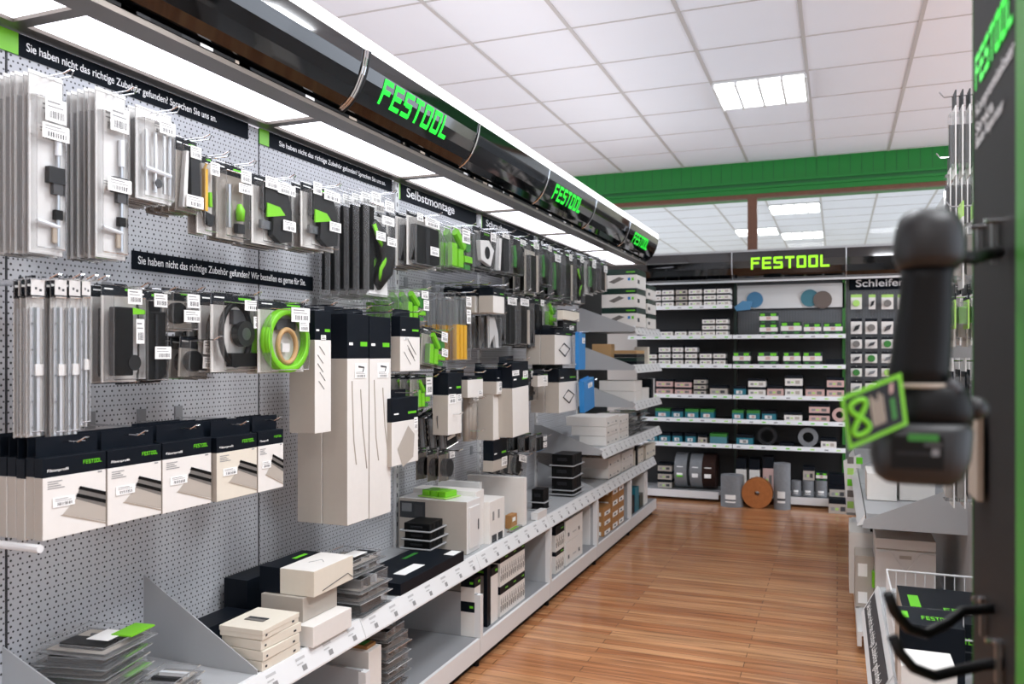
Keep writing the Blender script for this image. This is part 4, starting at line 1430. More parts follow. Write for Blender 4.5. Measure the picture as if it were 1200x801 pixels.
goods('green_parts_box', 0, 0, 0, 0, big['dims'][2] + ZM + .003, -1.72, gbox, 'small bright green transparent box lying on the big white carton', None, 'parts box', -12, Y0=big.location.y + .02, dx=.15, dy=.1, h=.032)


def cprint2(q, dx, dy, h):
    for i in range(2):
        q.box(.0008, .0016, dy * (.15 + .4 * i), dy * (.45 + .4 * i), h * .12, h * .3, 'ink')
        q.box(.0008, .0016, dy * (.2 + .35 * i), dy * (.3 + .35 * i), h * .6, h * .78, 'ink_light')


pile('white_carton', 543, 574, 591, (646, 588, ), ZM, -1.59, [d_box('card_white', marks=False, prints=cprint2)] * 2, ['white carton with dark marks on its end, lower of two beside the big case', 'white carton with dark marks on its end, upper of two beside the big case'], jit=.003)


def brown(q, dx, dy, h):
    q.box(.0008, .0016, dy * .2, dy * .7, h * .5, h * .8, 'label')


goods('brown_carton', 592, 599, 606, 604, ZM, -1.62, d_box('kraft', marks=False, prints=brown), 'small brown carton with white label standing before the tall white board')
goods('lime_parts_bag', 594, 600, 613, 626, ZM, -1.58, d_clam('green', stick=False), 'clear bag of pale green parts on the shelf edge near the brown carton', None, 'parts bag')
goods('tall_white_board', 572, 614, 623, 560, ZM, -1.585, d_box('card_white', marks=False), 'tall thin white carton standing upright across the shelf', dx=.34, dy=.045)
goods('tall_white_board', 0, 0, 0, 0, ZM, -1.72, d_box('plastic_white', marks=False), 'white panel carton leaning behind the tall thin one', Y0=big.location.y + .42, dx=.24, dy=.03, h=.27)
pile('black_case_pack', 620, 638, 646, (609, 590, 574), ZM, -1.62, d_case(), ['black case pack in the small pile left of the tall pile, ' + x for x in ('lowest', 'middle', 'topmost')], 'black case packs in the small pile', 'black case')
goods('white_carton', 622, 630, 641, 601, ZM, -1.565, d_box('plastic_white', marks=False), 'small white carton in front of the small pile of black cases')
pile('black_case_pack', 644, 672, 684, (576, 561, 547, 533), ZM + .01, -1.60, d_case(), ['black case pack with grey rim in the tall pile, ' + x for x in ('lowest', 'second from the bottom', 'third from the bottom', 'topmost')], 'black case packs in the tall pile', 'black case', jit=.004)


def ends(q, dx, dy, h):
    for a in (.12, .74):
        q.box(.0008, .0016, dy * a, dy * (a + .07), h * .25, h * .42, 'graphite')
    q.box(.0008, .0016, dy * .4, dy * .6, h * .3, h * .36, 'ink_faint')


pile('white_carton', 681, 713, 727, (562, 549, 537), ZM, -1.58, d_box('card_white', marks=False, prints=ends), ['long white carton in the three-high pile beyond the black cases, ' + x for x in ('lowest', 'middle', 'topmost')], 'white cartons beyond the black cases')
pile('white_carton', 716, 729, 742, (553, 542, 531), ZM, -1.58, d_box('card_white', marks=False, prints=ends), ['white carton in the next pile along the shelf, ' + x for x in ('lowest', 'middle', 'topmost')], 'white cartons in the next pile')
pile('white_carton', 733, 744, 754, (540, 528), ZM, -1.58, d_box('card_cream', marks=False, prints=ends), ['cream carton beside the dark leaning card, ' + x for x in ('lower', 'upper')], 'cream cartons beside the dark card')
goods('dark_card', 744, 746, 749, 522, ZM, -1.57, d_box('black', marks=False), 'slim black card standing between cream cartons', dy=.05, cat='card')
pile('white_carton', 750, 757, 768, (537, 522), ZM, -1.58, d_box('card_cream', marks=False, prints=ends), ['cream carton at the far end of the main shelf, ' + x for x in ('lower', 'upper')], 'cream cartons at the far end of the main shelf')

# base compartments
goods('open_white_carton', 380, 432, 447, 764, ZB, -1.58, both(d_box('card_white', marks=False), lambda t, dx, dy, h: MB().box(-dx * .8, -dx * .1, dy * .2, dy * .9, h, h + .012, 'kraft').box(-dx * .6, -dx * .2, dy * .3, dy * .8, h + .012, h + .016, 'green_dark').build('open_flaps', t)), 'opened white carton with brown flaps under the near shelf')
z = ZB
yk = PX(452, 400, -1.58)[0]
for i in range(7):
    goods('clamshell_pack', 0, 0, 0, 0, z, -1.57, d_clam('white' if i % 2 else 'bars', stick=False), 'clear pack in the pile under the near shelf, ' + ('topmost' if i == 6 else LV[i]), 'clear packs piled under the near shelf', 'clear pack', R_.uniform(-4, 4), Y0=yk, h=.036, dx=.2, dy=.17)
    z += .038


def retail(q, dx, dy, h):
    for i in range(4):
        a = dy * (.06 + .24 * i)
        q.box(.0008, .0016, a, a + dy * .05, h * .15, h * .35, 'ink')
        q.box(.0008, .0016, a + dy * .1, a + dy * .15, h * .2, h * .5, 'card_grey')
        q.box(.0008, .0016, a + dy * .05, a + dy * .09, h * .4, h * .6, 'ink_light')


X0 = -1.57
goods('navy_white_carton', 540, 556, 563, 689, ZB, X0, d_box('card_white', [(.42, .6), (.85, 1)]), 'tall narrow white carton with navy bands before the grey divider', None, cat='carton', h=.27)
goods('navy_upright_box', 568, 571, 575, 664, ZB, X0, d_box('navy', marks=False), 'upright navy slipcase just past the grey divider', h=.30)
goods('navy_white_carton', 0, 0, 0, 0, ZB, X0, d_box('card_white', [(.86, 1)]), 'narrow white carton with navy top between slipcase and twin cartons', Y0=PX(575.5, 400, X0)[0], dx=.3, dy=PX(584, 0, X0)[0] - PX(576, 0, X0)[0], h=.27)
yy = PX(586, 400, X0)[0]
for i, (za, hh) in enumerate(((ZB, .15), (ZB + .151, .155))):
    for j in range(3):
        w_ = .115
        goods('navy_white_carton', 0, 0, 0, 0, za, X0, d_box('card_white', [(.76, 1)] if i else [(.74, 1)], prints=retail), 'white carton with navy top band under the second shelf, ' + ('upper' if i else 'lower') + ' row, ' + ('nearest', 'middle', 'farthest')[j] + ' of three',
              'navy topped white cartons in two rows', Y0=yy + j * (w_ + .002), dx=.3, dy=w_, h=hh)
y2 = PX(648, 400, X0)[0] + .02
goods('navy_white_carton', 0, 0, 0, 0, ZB, X0, d_box('card_white', [(.8, 1)], prints=retail), 'pale carton with navy band, lower front one past the second divider', Y0=y2 + .03, dx=.3, dy=.16, h=.13)
goods('navy_white_carton', 0, 0, 0, 0, ZB + .131, X0, d_box('card_white', [(.66, 1)], prints=retail), 'pale carton with thick navy lid, upper front one past the second divider', Y0=y2 + .03, dx=.3, dy=.17, h=.15)
for i in range(2):
    goods('cream_carton', 0, 0, 0, 0, ZB + .14 * i, X0, d_box('card_white', marks=False, prints=ends), 'plain pale carton behind the navy lidded one, ' + ('upper' if i else 'lower'), Y0=y2 + .23, dx=.3, dy=.36, h=.138)
# brown cartons
y3 = PX(693, 400, X0)[0] + .06


def kl(q, dx, dy, h):
    q.box(.0008, .0016, dy * .1, dy * .9, h * .08, h * .5, 'label')
    q.box(.0016, .0022, dy * .35, dy * .6, h * .2, h * .35, 'ink')
    q.box(-dx * .95, -dx * .1, -.0012, -.0006, h * .08, h * .48, 'label')


for i in range(4):
    for j in range(2):
        goods('brown_carton', 0, 0, 0, 0, ZB + .085 * i, X0, d_box('kraft', marks=False, prints=kl), 'brown carton with white label, ' + ('nearer' if j == 0 else 'farther') + ' pile of the brown ones, ' + LV[i], 'brown labelled cartons on the base shelf', Y0=y3 + .5 + j * .19, dx=.28, dy=.18, h=.083)
for i in range(3):
    goods('brown_carton', 0, 0, 0, 0, ZB + .07 * i, X0, d_box('kraft', marks=False, prints=kl), 'smaller brown carton in the low front pile, ' + LV[i], 'smaller brown cartons in a low pile', Y0=y3 + .26, dx=.2, dy=.2, h=.068)
for i in range(3):
    goods('clear_bag', 0, 0, 0, 0, ZB, X0 - .02, d_box(('plastic_white', 'beige', 'card_white')[i], marks=False), ('pale upright bag just past the third divider', 'beige upright bag beside the pale one', 'white upright bag before the brown cartons')[i], None, 'parts bag', Y0=y3 - .03 + .09 * i, dx=.26, dy=.06, h=(.27, .24, .26)[i])
y4 = 6.62
for i in range(3):
    goods('blue_bottle_pack', 0, 0, 0, 0, ZB, X0, d_box(('navy', 'teal', 'navy_green')[i], marks=False), ('dark blue pack in the last base compartment', 'teal pack in the last base compartment', 'dark green pack in the last base compartment')[i], None, 'pack', Y0=y4 + .16 * i, dx=.3, dy=.14, h=(.15, .2, .12)[i])
goods('white_carton', 0, 0, 0, 0, ZB, X0, d_box('card_white', marks=False), 'tall pale carton at the very end of the base shelf', Y0=7.14, dx=.3, dy=.12, h=.28)

# upper shelves at the far end
def toolbox(t, dx, dy, h):
    m = MB().box(-dx, 0, 0, dy, 0, h * .7, 'card_white').box(-dx, 0, 0, dy, h * .7, h, 'navy_green')
    m.build('box_body', t)
    q = MB().prism([(-dx * .8, h * .35), (-dx * .5, h * .6), (-dx * .35, h * .5), (-dx * .65, h * .25)], 'y', -.001, 0, 'photo_grey')
    q.box(-dx * .25, -dx * .18, -.001, 0, h * .4, h * .55, 'blue')
    q.box(-dx * .14, -dx * .08, -.001, 0, h * .4, h * .55, 'mark_green')
    q.box(-dx * .3, -dx * .05, -.001, 0, h * .82, h * .88, 'mark_green')
    q.box(0, .001, dy * .1, dy * .3, h * .25, h * .45, 'ink')
    q.build('print', t)


ys = 6.53
for i in range(3):
    goods('tool_carton', 0, 0, 0, 0, 1.682 + .155 * i, -1.5, toolbox, 'green lidded carton with tool picture on the highest far shelf, ' + ('lowest', 'middle', 'topmost')[i] + ' of the nearer pile', 'tool cartons on the highest far shelf', Y0=ys, dx=.29, dy=.34, h=.153)
    goods('tool_carton', 0, 0, 0, 0, 1.682 + .125 * i, -1.5, toolbox, 'green lidded carton on the highest far shelf, ' + ('lowest', 'middle', 'topmost')[i] + ' of the farther pile', 'tool cartons on the highest far shelf', Y0=ys + .4, dx=.25, dy=.36, h=.12)
goods('tan_carton', 0, 0, 0, 0, 1.372, -1.72, d_box('tan', marks=False), 'tan carton at the back of the second far shelf', Y0=6.56, dx=.16, dy=.12, h=.17)
for i in range(4):
    goods('navy_tray_pack', 0, 0, 0, 0, 1.372 + .03 * i, -1.53, d_box(('navy', 'navy_green', 'charcoal', 'tan')[i], marks=False), 'flat ' + ('navy', 'dark green', 'charcoal', 'tan')[i] + ' pack in the pile on the second far shelf', None, 'pack', Y0=6.66, dx=.3, dy=.3, h=.028)
goods('pale_card_box', 0, 0, 0, 0, 1.372, -1.52, d_box('card_cream', marks=False), 'pale cream card box beyond the pile on the second far shelf', Y0=7.05, dx=.12, dy=.06, h=.15)
for i, (yy, n, dx_, hh) in enumerate(((6.6, 2, .3, .085), (6.88, 1, .28, .1))):
    for j in range(n):
        goods('white_carton', 0, 0, 0, 0, 1.072 + hh * j, -1.53, d_box('card_white', marks=False), 'plain white carton on the third far shelf, ' + (('lower', 'upper')[j] + ' of the nearer pile' if n > 1 else 'single one beside the upright cards'), None, Y0=yy, dx=dx_, dy=.26, h=hh - .002)
goods('upright_card', 0, 0, 0, 0, 1.072, -1.52, d_box('navy', marks=False), 'upright navy card on the third far shelf', None, 'card', Y0=7.2, dx=.1, dy=.07, h=.17)
goods('upright_card', 0, 0, 0, 0, 1.072, -1.52, d_box('plastic_white', marks=False), 'upright white card next to the navy one on the third far shelf', None, 'card', Y0=7.28, dx=.1, dy=.05, h=.17)
for i in range(3):
    goods('white_carton', 0, 0, 0, 0, .802 + .068 * i, -1.535, d_box('card_white', marks=False, prints=ends), 'cream white carton on the fourth far shelf, ' + ('lowest', 'middle', 'topmost')[i] + ' of the nearer pile', None, Y0=5.72, dx=(.2, .26, .3)[i], dy=.36, h=.066)
    goods('white_carton', 0, 0, 0, 0, .802 + .062 * i, -1.54, d_box('card_white', marks=False, prints=ends), 'smaller white carton on the fourth far shelf, ' + ('lowest', 'middle', 'topmost')[i] + ' of the farther pile', None, Y0=6.12, dx=.24, dy=.3, h=.06)
for i in range(4):
    goods('green_clear_pack', 0, 0, 0, 0, .802 + .045 * i, -1.54, d_clam('green', stick=False), 'clear pack with green parts on the fourth far shelf, ' + LV[i], 'green clear packs on the fourth far shelf', 'clear pack', R_.uniform(-4, 4), Y0=6.52, dx=.26, dy=.3, h=.043)
    goods('green_clear_pack', 0, 0, 0, 0, .802 + .045 * i, -1.54, d_clam('green' if i % 2 else 'black', stick=False), 'dark green clear pack at the end of the fourth far shelf, ' + LV[i], 'dark clear packs on the fourth far shelf', 'clear pack', R_.uniform(-4, 4), Y0=6.9, dx=.26, dy=.3, h=.043)
# ================================================================ rear rack across the end of the aisle
YR = 8.3        # front of its shelves
YK = 8.74       # its perforated back


def rx(u, v=450, Y=YR):
    return PY(u, v, Y)[0]


def rz_(v, u=860, Y=YR):
    return PY(u, v, Y)[1]


BX = [rx(735), rx(858), rx(991.5), rx(1125)]
BN = ['left', 'middle', 'right']
SHZ = [rz_(358, 810), rz_(392.5, 860), rz_(427), rz_(463), rz_(491.5), rz_(521)]
SHN = ['highest', 'second', 'third', 'fourth', 'fifth', 'sixth']
for k in range(3):
    x0, x1 = BX[k], BX[k + 1]
    t = empty('rear_rack_bay', ((x0 + x1) / 2, YK, 0), 'dark shelving bay against the rear partition, ' + BN[k] + ' one of three', 'shelving', 'bays of the rear rack')

    def part(mb, name, par=None, **kw):
        o = mb.build(name, par or t, **kw)
        if par is None:
            o.matrix_parent_inverse = Matrix.Translation(-Vector(t.location))
        return o
    part(MB().box(x0 + .002, x1 - .002, YK, YK + .03, 0.02, 2.2, 'rack_black', yn='pegboard_back' if k == 2 else 'rack_black'), 'back_panel')
    if k == 1:
        part(MB().box(x0 + .01, x1 - .01, YK - .012, YK - .002, SHZ[1], rz_(330, 925, YK), 'pegboard_back'), 'perforated_panel')
    part(MB().box(x1 - .03, x1 - .002, YK - .03, YK, 0.02, 2.2, 'green_dark' if k else 'navy_green'), 'upright')
    zs = [z for i, z in enumerate(SHZ) if not (k == 1 and i == 0)] if k < 2 else []
    for z in zs:
        y0 = YR if not (k == 1 and z == SHZ[1]) else YR
        s = MB().box(x0 + .003, x1 - .003, y0 + .03, YK, z - .025, z, 'rack_black')
        so = part(s, 'shelf')
        r = MB().prism([(y0 + .03, z + .004), (y0, z - .03), (y0, z - .036), (y0 + .03, z - .03)], 'x', x0 + .004, x1 - .004, 'paint_white')
        n = 9
        for i in range(n):
            a = x0 + (x1 - x0) * (i + .25 + .2 * R_.random()) / n
            r.poly([(a, y0 + .014, z - .0125), (a + .035, y0 + .014, z - .0125), (a + .035, y0 + .004, z - .024), (a, y0 + .004, z - .024)], R_.choice(['green_pale', 'mark_green', 'ink_light']))
        r.build('price_rail', so)
    if k < 2:
        b = MB().box(x0 + .003, x1 - .003, YR + .01, YK, .07, .09, 'paint_grey')
        if k == 0:
            b.box(x0 + .003, rx(842), YR - .01, YR + .01, .03, .10, 'paint_white')
        else:
            b.box(rx(926), rx(971), YR - .01, YR + .01, .03, .10, 'paint_white')
        part(b, 'base_shelf')
# rear canopy
RC = [(0.10, 2.20), (0.05, 2.215), (0.02, 2.25), (0.0, 2.31), (-.005, 2.38), (0.0, 2.47)]
YC = 8.42
xs = [rx(700, 310, YC), rx(857, 310, YC), rx(991, 310, YC), rx(1130, 310, YC)]
for k in range(3):
    t = empty('rear_canopy', ((xs[k] + xs[k + 1]) / 2, YC + .2, 2.2), ('plain black canopy section over the left part of the rear rack', 'black canopy section with lime lettering over the middle of the rear rack', 'plain black canopy section over the right part of the rear rack')[k], 'canopy', 'canopy sections of the rear rack')

    def part(mb, name, par=None, **kw):
        o = mb.build(name, par or t, **kw)
        if par is None:
            o.matrix_parent_inverse = Matrix.Translation(-Vector(t.location))
        return o
    f = MB()
    for i in range(len(RC) - 1):
        a, c = RC[i], RC[i + 1]
        f.poly([(xs[k], YC + a[0], a[1]), (xs[k + 1], YC + a[0], a[1]), (xs[k + 1], YC + c[0], c[1]), (xs[k], YC + c[0], c[1])], 'gloss_black')
    f.box(xs[k], xs[k + 1], YC + .12, YC + .32, 2.21, 2.46, 'black')
    fo = part(f, 'fascia', smooth=False)
    part(MB().box(xs[k], xs[k + 1], YC + .0, YC + .33, 2.471, 2.49, 'paint_grey'), 'top_strip')
    part(MB().box(xs[k], xs[k + 1], YC + .09, YC + .115, 2.18, 2.2, 'paint_white'), 'lower_rail')
    part(MB().tube([(xs[k] + .005, YC + a - .004, c) for a, c in RC], .005, 'steel', 6), 'joint_trim')
    if k == 1:
        m = MB()
        u0, u1 = rx(880, 308, YC), rx(972, 308, YC)
        kx = (u1 - u0) / 6.76
        zb = rz_(314, 925, YC)
        hh = rz_(300, 925, YC) - zb
        wordmark(m, lambda a, c: (u0 + a * kx, YC - .008, zb + c * hh), 'sign_lime')
        m.build('lettering', fo)['label'] = 'lime green block lettering'

# goods on the rear shelves
BAND = {'w': ('card_white', 'navy'), 'g': ('card_white', 'green_dark'), 't': ('teal', 'green_dark'), 'b': ('teal', 'navy'), 'c': ('card_grey', 'navy'), 'p': ('pink', 'navy'), 'n': ('navy', 'navy'), 'l': ('abrasive_teal', 'green_dark')}
CN = {'w': 'white navy-lidded box', 'g': 'white green-banded pack', 't': 'teal box with green lid', 'b': 'small blue box', 'c': 'grey white box', 'p': 'pinkish white box', 'n': 'flat navy box', 'l': 'blue green box'}
_proto = {}


def rear_box(x0, x1, z, h, ty, label, group, y=None, d=.16):
    y = YR + .035 if y is None else y
    w = x1 - x0
    key = (ty, round(w, 2), round(h, 3))
    t = empty('rear_shelf_box', (x0, y, z), label, 'box', group)
    if key not in _proto:
        bd, tp = BAND[ty]
        m = MB()
        w2 = w - .006
        if ty == 'g':
            m.box(0, w2, 0, d, 0, h * .3, 'navy_green').box(0, w2, 0, d, h * .3, h * .66, bd).box(0, w2, 0, d, h * .66, h - .001, 'navy_green')
            m.box(w2 * .05, w2 * .3, -.001, 0, h * .68, h * .9, 'mark_green').box(w2 * .62, w2 * .92, -.001, 0, h * .68, h * .9, 'mark_green')
            m.box(w2 * .1, w2 * .3, -.001, 0, h * .08, h * .22, 'green_dark').box(w2 * .65, w2 * .88, -.001, 0, h * .08, h * .22, 'green_dark')
            m.box(w2 * .38, w2 * .62, -.001, 0, h * .36, h * .62, 'pink')
        else:
            f = .68 if ty not in 'n' else .0
            if f:
                m.box(0, w2, 0, d, 0, h * f, bd)
            m.box(0, w2, 0, d, h * f, h - .001, tp)
            if ty in 'wcp':
                m.box(w2 * .12, w2 * .3, -.001, 0, h * .2, h * .45, 'ink_light').box(w2 * .6, w2 * .85, -.001, 0, h * .18, h * .5, {'w': 'card_grey', 'c': 'graphite', 'p': 'photo_grey'}[ty])
                m.box(w2 * .35, w2 * .5, -.001, 0, h * .25, h * .4, 'green_pale')
            elif ty in 'tb':
                m.box(w2 * .2, w2 * .7, -.001, 0, h * .15, h * .5, 'plastic_white').box(w2 * .4, w2 * .6, -.0015, -.001, h * .2, h * .45, 'pink' if ty == 't' else 'ink_light')
        m.build('box_body', t)
        _proto[key] = t.children[0].data
    else:
        o = bpy.data.objects.new('box_body', _proto[key])
        COL.objects.link(o)
        o.parent = t
    return t


def shelf_row(bay, si, entries, gname):
    z = SHZ[si] + .0005
    for ci, e in enumerate(entries):
        u0, u1, n, ty, hp = e[:5]
        v = V0 - (z - EYE)  # placeholder for the row height
        x0, x1 = rx(u0, 430, YR + .035), rx(u1, 430, YR + .035)
        h = hp * .00835
        for i in range(n):
            lab = '%s, %s rear bay, %s shelf, %s pile from the left' % (CN[ty], bay, SHN[si], ORD[ci])
            if n > 1:
                lab += ', ' + {2: ('lower', 'upper'), 3: ('lowest', 'middle', 'topmost')}[n][i]
            rear_box(x0, x1, z + i * h, h, ty, lab, gname)


G = 'boxes on the %s shelf of the %s rear bay'
shelf_row('left', 0, [(763, 775, 3, 'w', 7.2), (776, 790, 3, 'w', 7.2), (792, 806, 3, 'c', 7.2), (807, 823, 3, 'w', 7.2), (825, 839, 3, 'w', 7.2), (840, 856, 3, 'w', 7.2)], G % ('highest', 'left'))
shelf_row('left', 1, [(774, 789, 1, 'w', 7), (791, 805, 1, 'w', 7), (807, 822, 1, 'w', 7), (823, 838, 3, 'w', 7), (839, 853, 3, 'w', 7)], G % ('second', 'left'))
shelf_row('left', 2, [(757, 770, 2, 'w', 7), (772, 786, 3, 'w', 7.5), (788, 801, 3, 'w', 7.5), (803, 817, 3, 'w', 7.5), (820, 834, 2, 'w', 7.5), (836, 851, 2, 'w', 7.5)], G % ('third', 'left'))
shelf_row('left', 3, [(769, 789, 2, 'p', 9), (791, 811, 2, 'p', 8.5), (813, 828, 3, 'c', 6.5), (832, 853, 1, 'c', 11)], G % ('fourth', 'left'))
shelf_row('left', 4, [(768, 786, 1, 't', 11), (787, 801, 1, 'b', 11), (803, 819, 1, 't', 11), (821, 838, 1, 't', 11)], G % ('fifth', 'left'))
shelf_row('left', 5, [(759, 771, 1, 'b', 9), (772, 786, 1, 'b', 11), (788, 800, 1, 'b', 11), (803, 816, 1, 'b', 11), (818, 829, 1, 'c', 10), (832, 852, 1, 'l', 12)], G % ('sixth', 'left'))
shelf_row('middle', 1, [(890, 912, 2, 'g', 13), (915, 940, 1, 'g', 15), (942, 963, 1, 'g', 13), (965, 988, 1, 'g', 13)], G % ('second', 'middle'))
shelf_row('middle', 2, [(859, 880, 1, 'g', 15), (888, 912, 1, 'g', 15), (918, 939, 1, 'g', 15), (941, 964, 1, 'g', 15), (968, 990, 1, 'n', 7)], G % ('third', 'middle'))
shelf_row('middle', 3, [(860, 875, 1, 'b', 11), (877, 898, 2, 'w', 10), (899, 919, 1, 'p', 12), (920, 941, 2, 'w', 12), (944, 967, 1, 'p', 12), (969, 990, 2, 'p', 11)], G % ('fourth', 'middle'))
shelf_row('middle', 4, [(858, 872, 1, 't', 11), (875, 891, 1, 't', 11), (893, 910, 1, 'b', 11), (919, 941, 1, 'w', 10), (948, 973, 2, 'p', 10)], G % ('fifth', 'middle'))
shelf_row('middle', 5, [(863, 883, 1, 'b', 12), (913, 931, 1, 'n', 4), (962, 981, 1, 'w', 11)], G % ('sixth', 'middle'))


def roll(u, v, rpx, m, label, thick, hole, axis='y', Y=YR + .06, name='abrasive_roll', zrest=None, edge=None, extra=None, cat='roll', group=None):
    x, z = PY(u, v, Y)
    r = rpx * .0083
    if zrest is not None:
        z = zrest + r + .001
    t = empty(name, (x, Y + (thick / 2 if axis == 'y' else r), z - r), label, cat, group)
    MB().disc((0, 0, r), axis, r, thick, m, 28, hole * r, edge).build('roll_body', t, smooth=False)
    if extra:
        extra(t, r, thick)
    return t


roll(899, 511, 11, 'charcoal', 'dark open ring roll standing on the sixth shelf of the middle rear bay', .05, .66, zrest=SHZ[5])
roll(947, 511, 11, 'abrasive_grey', 'grey blue ring roll standing on the sixth shelf of the middle rear bay', .05, .55, zrest=SHZ[5])
roll(984, 486, 8, 'pink', 'pale pink ring roll at the right end of the fifth middle shelf', .05, .5, zrest=SHZ[4])


def sticker(m):
    def f(t, r, th):
        q = MB().box(-th * .3, th * .1, -r * .25 - r * .75, -r * .95 + .004, r * 1.1, r * 1.6, 'label')
        q.v = [(a, b, c) for a, b, c in q.v]
        q2 = MB()
        for i in range(3):
            a = math.radians(150 + 0 * i)
        q2.poly([(-th * .3, -r * 1.002, r * .8), (th * .2, -r * 1.002, r * .8), (th * .2, -r * .96, r * 1.3), (-th * .3, -r * .96, r * 1.3)], 'label')
        q2.poly([(-th * .3, -r * 1.006, r * .7), (th * .2, -r * 1.006, r * .7), (th * .2, -r * 1.006, r * .8), (-th * .3, -r * 1.006, r * .8)], m)
        q2.build('roll_label', t)
    return f


roll(797, 556, 21, 'abrasive_grey', 'leftmost large grey abrasive roll standing on the rear base shelf', .12, .4, 'x', Y=YR + .03, zrest=.105, extra=sticker('mark_green'))
roll(815, 556, 21, 'abrasive_grey', 'second large grey abrasive roll standing on the rear base shelf', .12, .4, 'x', Y=YR + .03, zrest=.105, extra=sticker('label'))
roll(830, 556, 21, 'brown_dark', 'large dark brown abrasive roll standing on the rear base shelf', .13, .4, 'x', Y=YR + .03, zrest=.105, extra=sticker('label'))
roll(887, 573, 17, 'brown_abrasive', 'orange brown abrasive roll standing on the floor with a small dark hole', .12, .16, 'y', Y=YR - .2, zrest=0)


def cyl(u0, u1, vt, zb, m, label, Y, name='upright_roll', vb=None, stick_m=None, group=None):
    x0, z1 = PY(u0, vt, Y)
    x1, _ = PY(u1, vt, Y)
    r = (x1 - x0) / 2
    h = z1 - zb
    t = empty(name, ((x0 + x1) / 2, Y + r, zb), label, 'roll', group)
    b = MB().disc((0, 0, h / 2), 'z', r, h, m, 28, r * .35)
    b.build('roll_body', t)
    q = MB()
    for k in range(6):
        a0, a1 = math.radians(-120 + k * 9), math.radians(-111 + k * 9)
        q.poly([((r + .001) * math.cos(a), (r + .001) * math.sin(a), z) for a, z in ((a0, h * .15), (a1, h * .15), (a1, h * .4), (a0, h * .4))], stick_m or 'label')
        q.poly([((r + .0015) * math.cos(a), (r + .0015) * math.sin(a), z) for a, z in ((a0, h * .2), (a1, h * .2), (a1, h * .25), (a0, h * .25))], 'ink')
    q.build('roll_label', t)
    return t


cyl(843, 870, 557, 0, 'abrasive_grey', 'wide grey upright roll with label standing on the floor beside the brown one', YR - .24)
cyl(906, 926, 543, .0, 'abrasive_grey', 'tall slim grey upright roll standing right of the orange brown roll', YR - .2, stick_m='plastic_white')
for i, (a, c) in enumerate(((927, 939), (940, 954), (955, 970))):
    cyl(a, c, 563, .102, 'abrasive_grey', ('grey roll on the base shelf next to the tall slim one', 'middle grey roll of three on the base shelf', 'third grey roll with boxes on it on the base shelf')[i], YR + .03, group='grey rolls on the rear base shelf')
zz = PY(950, 563, YR + .03)[1]
for i, (a, c, hh, ty) in enumerate(((941, 955, .13, 'c'), (956, 970, .08, 'g'))):
    rear_box(rx(a), rx(c), zz + .001, hh, ty, ('grey box with green print on top of the middle grey roll', 'banded box on top of the third grey roll')[i], None, y=YR + .05, d=.12)
rear_box(rx(972), rx(993), .102, .12, 'c', 'grey white box low at the right end of the rear base', None, y=YR + .05)
rear_box(rx(972), rx(993), .225, .1, 'n', 'dark box stacked above the grey one at the right end of the rear base', None, y=YR + .05)
rear_box(rx(971, 580, 8.1), rx(995, 580, 8.1), 0.001, .13, 'c', 'brown grey open carton on the floor at the right of the rear rack', None, y=8.1)
for i, u in enumerate((861, 877, 893)):
    rear_box(rx(u), rx(u + 13), .1, .33 if i < 2 else .36, 'w' if i < 2 else 'p', ('white box with dark picture behind the wide grey roll', 'white box with dark picture behind the orange roll', 'pinkish box between the orange roll and the slim roll')[i], None, y=YR + .1)
for i, (u, v, n) in enumerate(((771, 568, 3),)):
    for j in range(3):
        rear_box(rx(769), rx(786), .1 + j * .085, .08, 'c', 'grey box on the base shelf left of the large rolls, ' + ('lowest', 'middle', 'topmost')[j], None, y=YR + .08)

# white panel with sanding discs
x0, z0 = PY(864, 362, YK - .03)
x1, z1 = PY(989.5, 331, YK - .03)
t = empty('display_board', (x0, YK - .03, z0), 'white display board with coloured sanding discs above the middle rear shelves', 'display board')
MB().box(0, x1 - x0, 0, .012, 0, z1 - z0, 'plastic_white').build('board', t)
MB().box(0, x1 - x0, -.003, 0, -.012, 0, 'charcoal').build('bottom_edge', t)
for u, v, r, m, l in ((884.5, 351, 9.3, 'abrasive_blue', 'pale blue sanding disc, alone at the left of the white board'), (949, 349, 9.8, 'abrasive_teal', 'teal sanding disc half under the brown one'), (964, 351, 10, 'abrasive_brown', 'brown grey sanding disc overlapping the teal one')):
    yy = YK - .045 - (.012 if m == 'abrasive_brown' else 0)
    x, z = PY(u, v, yy)
    tag(MB().disc((0, 0, 0), 'y', r * .0087, .006, m, 28).build('sanding_disc', loc=(x, yy, z)), l, 'sanding disc', 'sanding discs on the white board')
x, z = PY(870, 357, YR + .1)
t = empty('blue_pad_pack', (x, YR + .1, z), 'dark blue pad hanging at the left edge of the white board', 'pad')
MB().prism([(-.08, -.02), (.0, .04), (.09, .03), (.07, -.05), (-.06, -.06)], 'y', 0, .05, 'abrasive_blue').build('pad', t, bevel=.006)
MB().box(-.004, .004, .05, .3, 0, .008, 'steel').build('holder_wire', t)

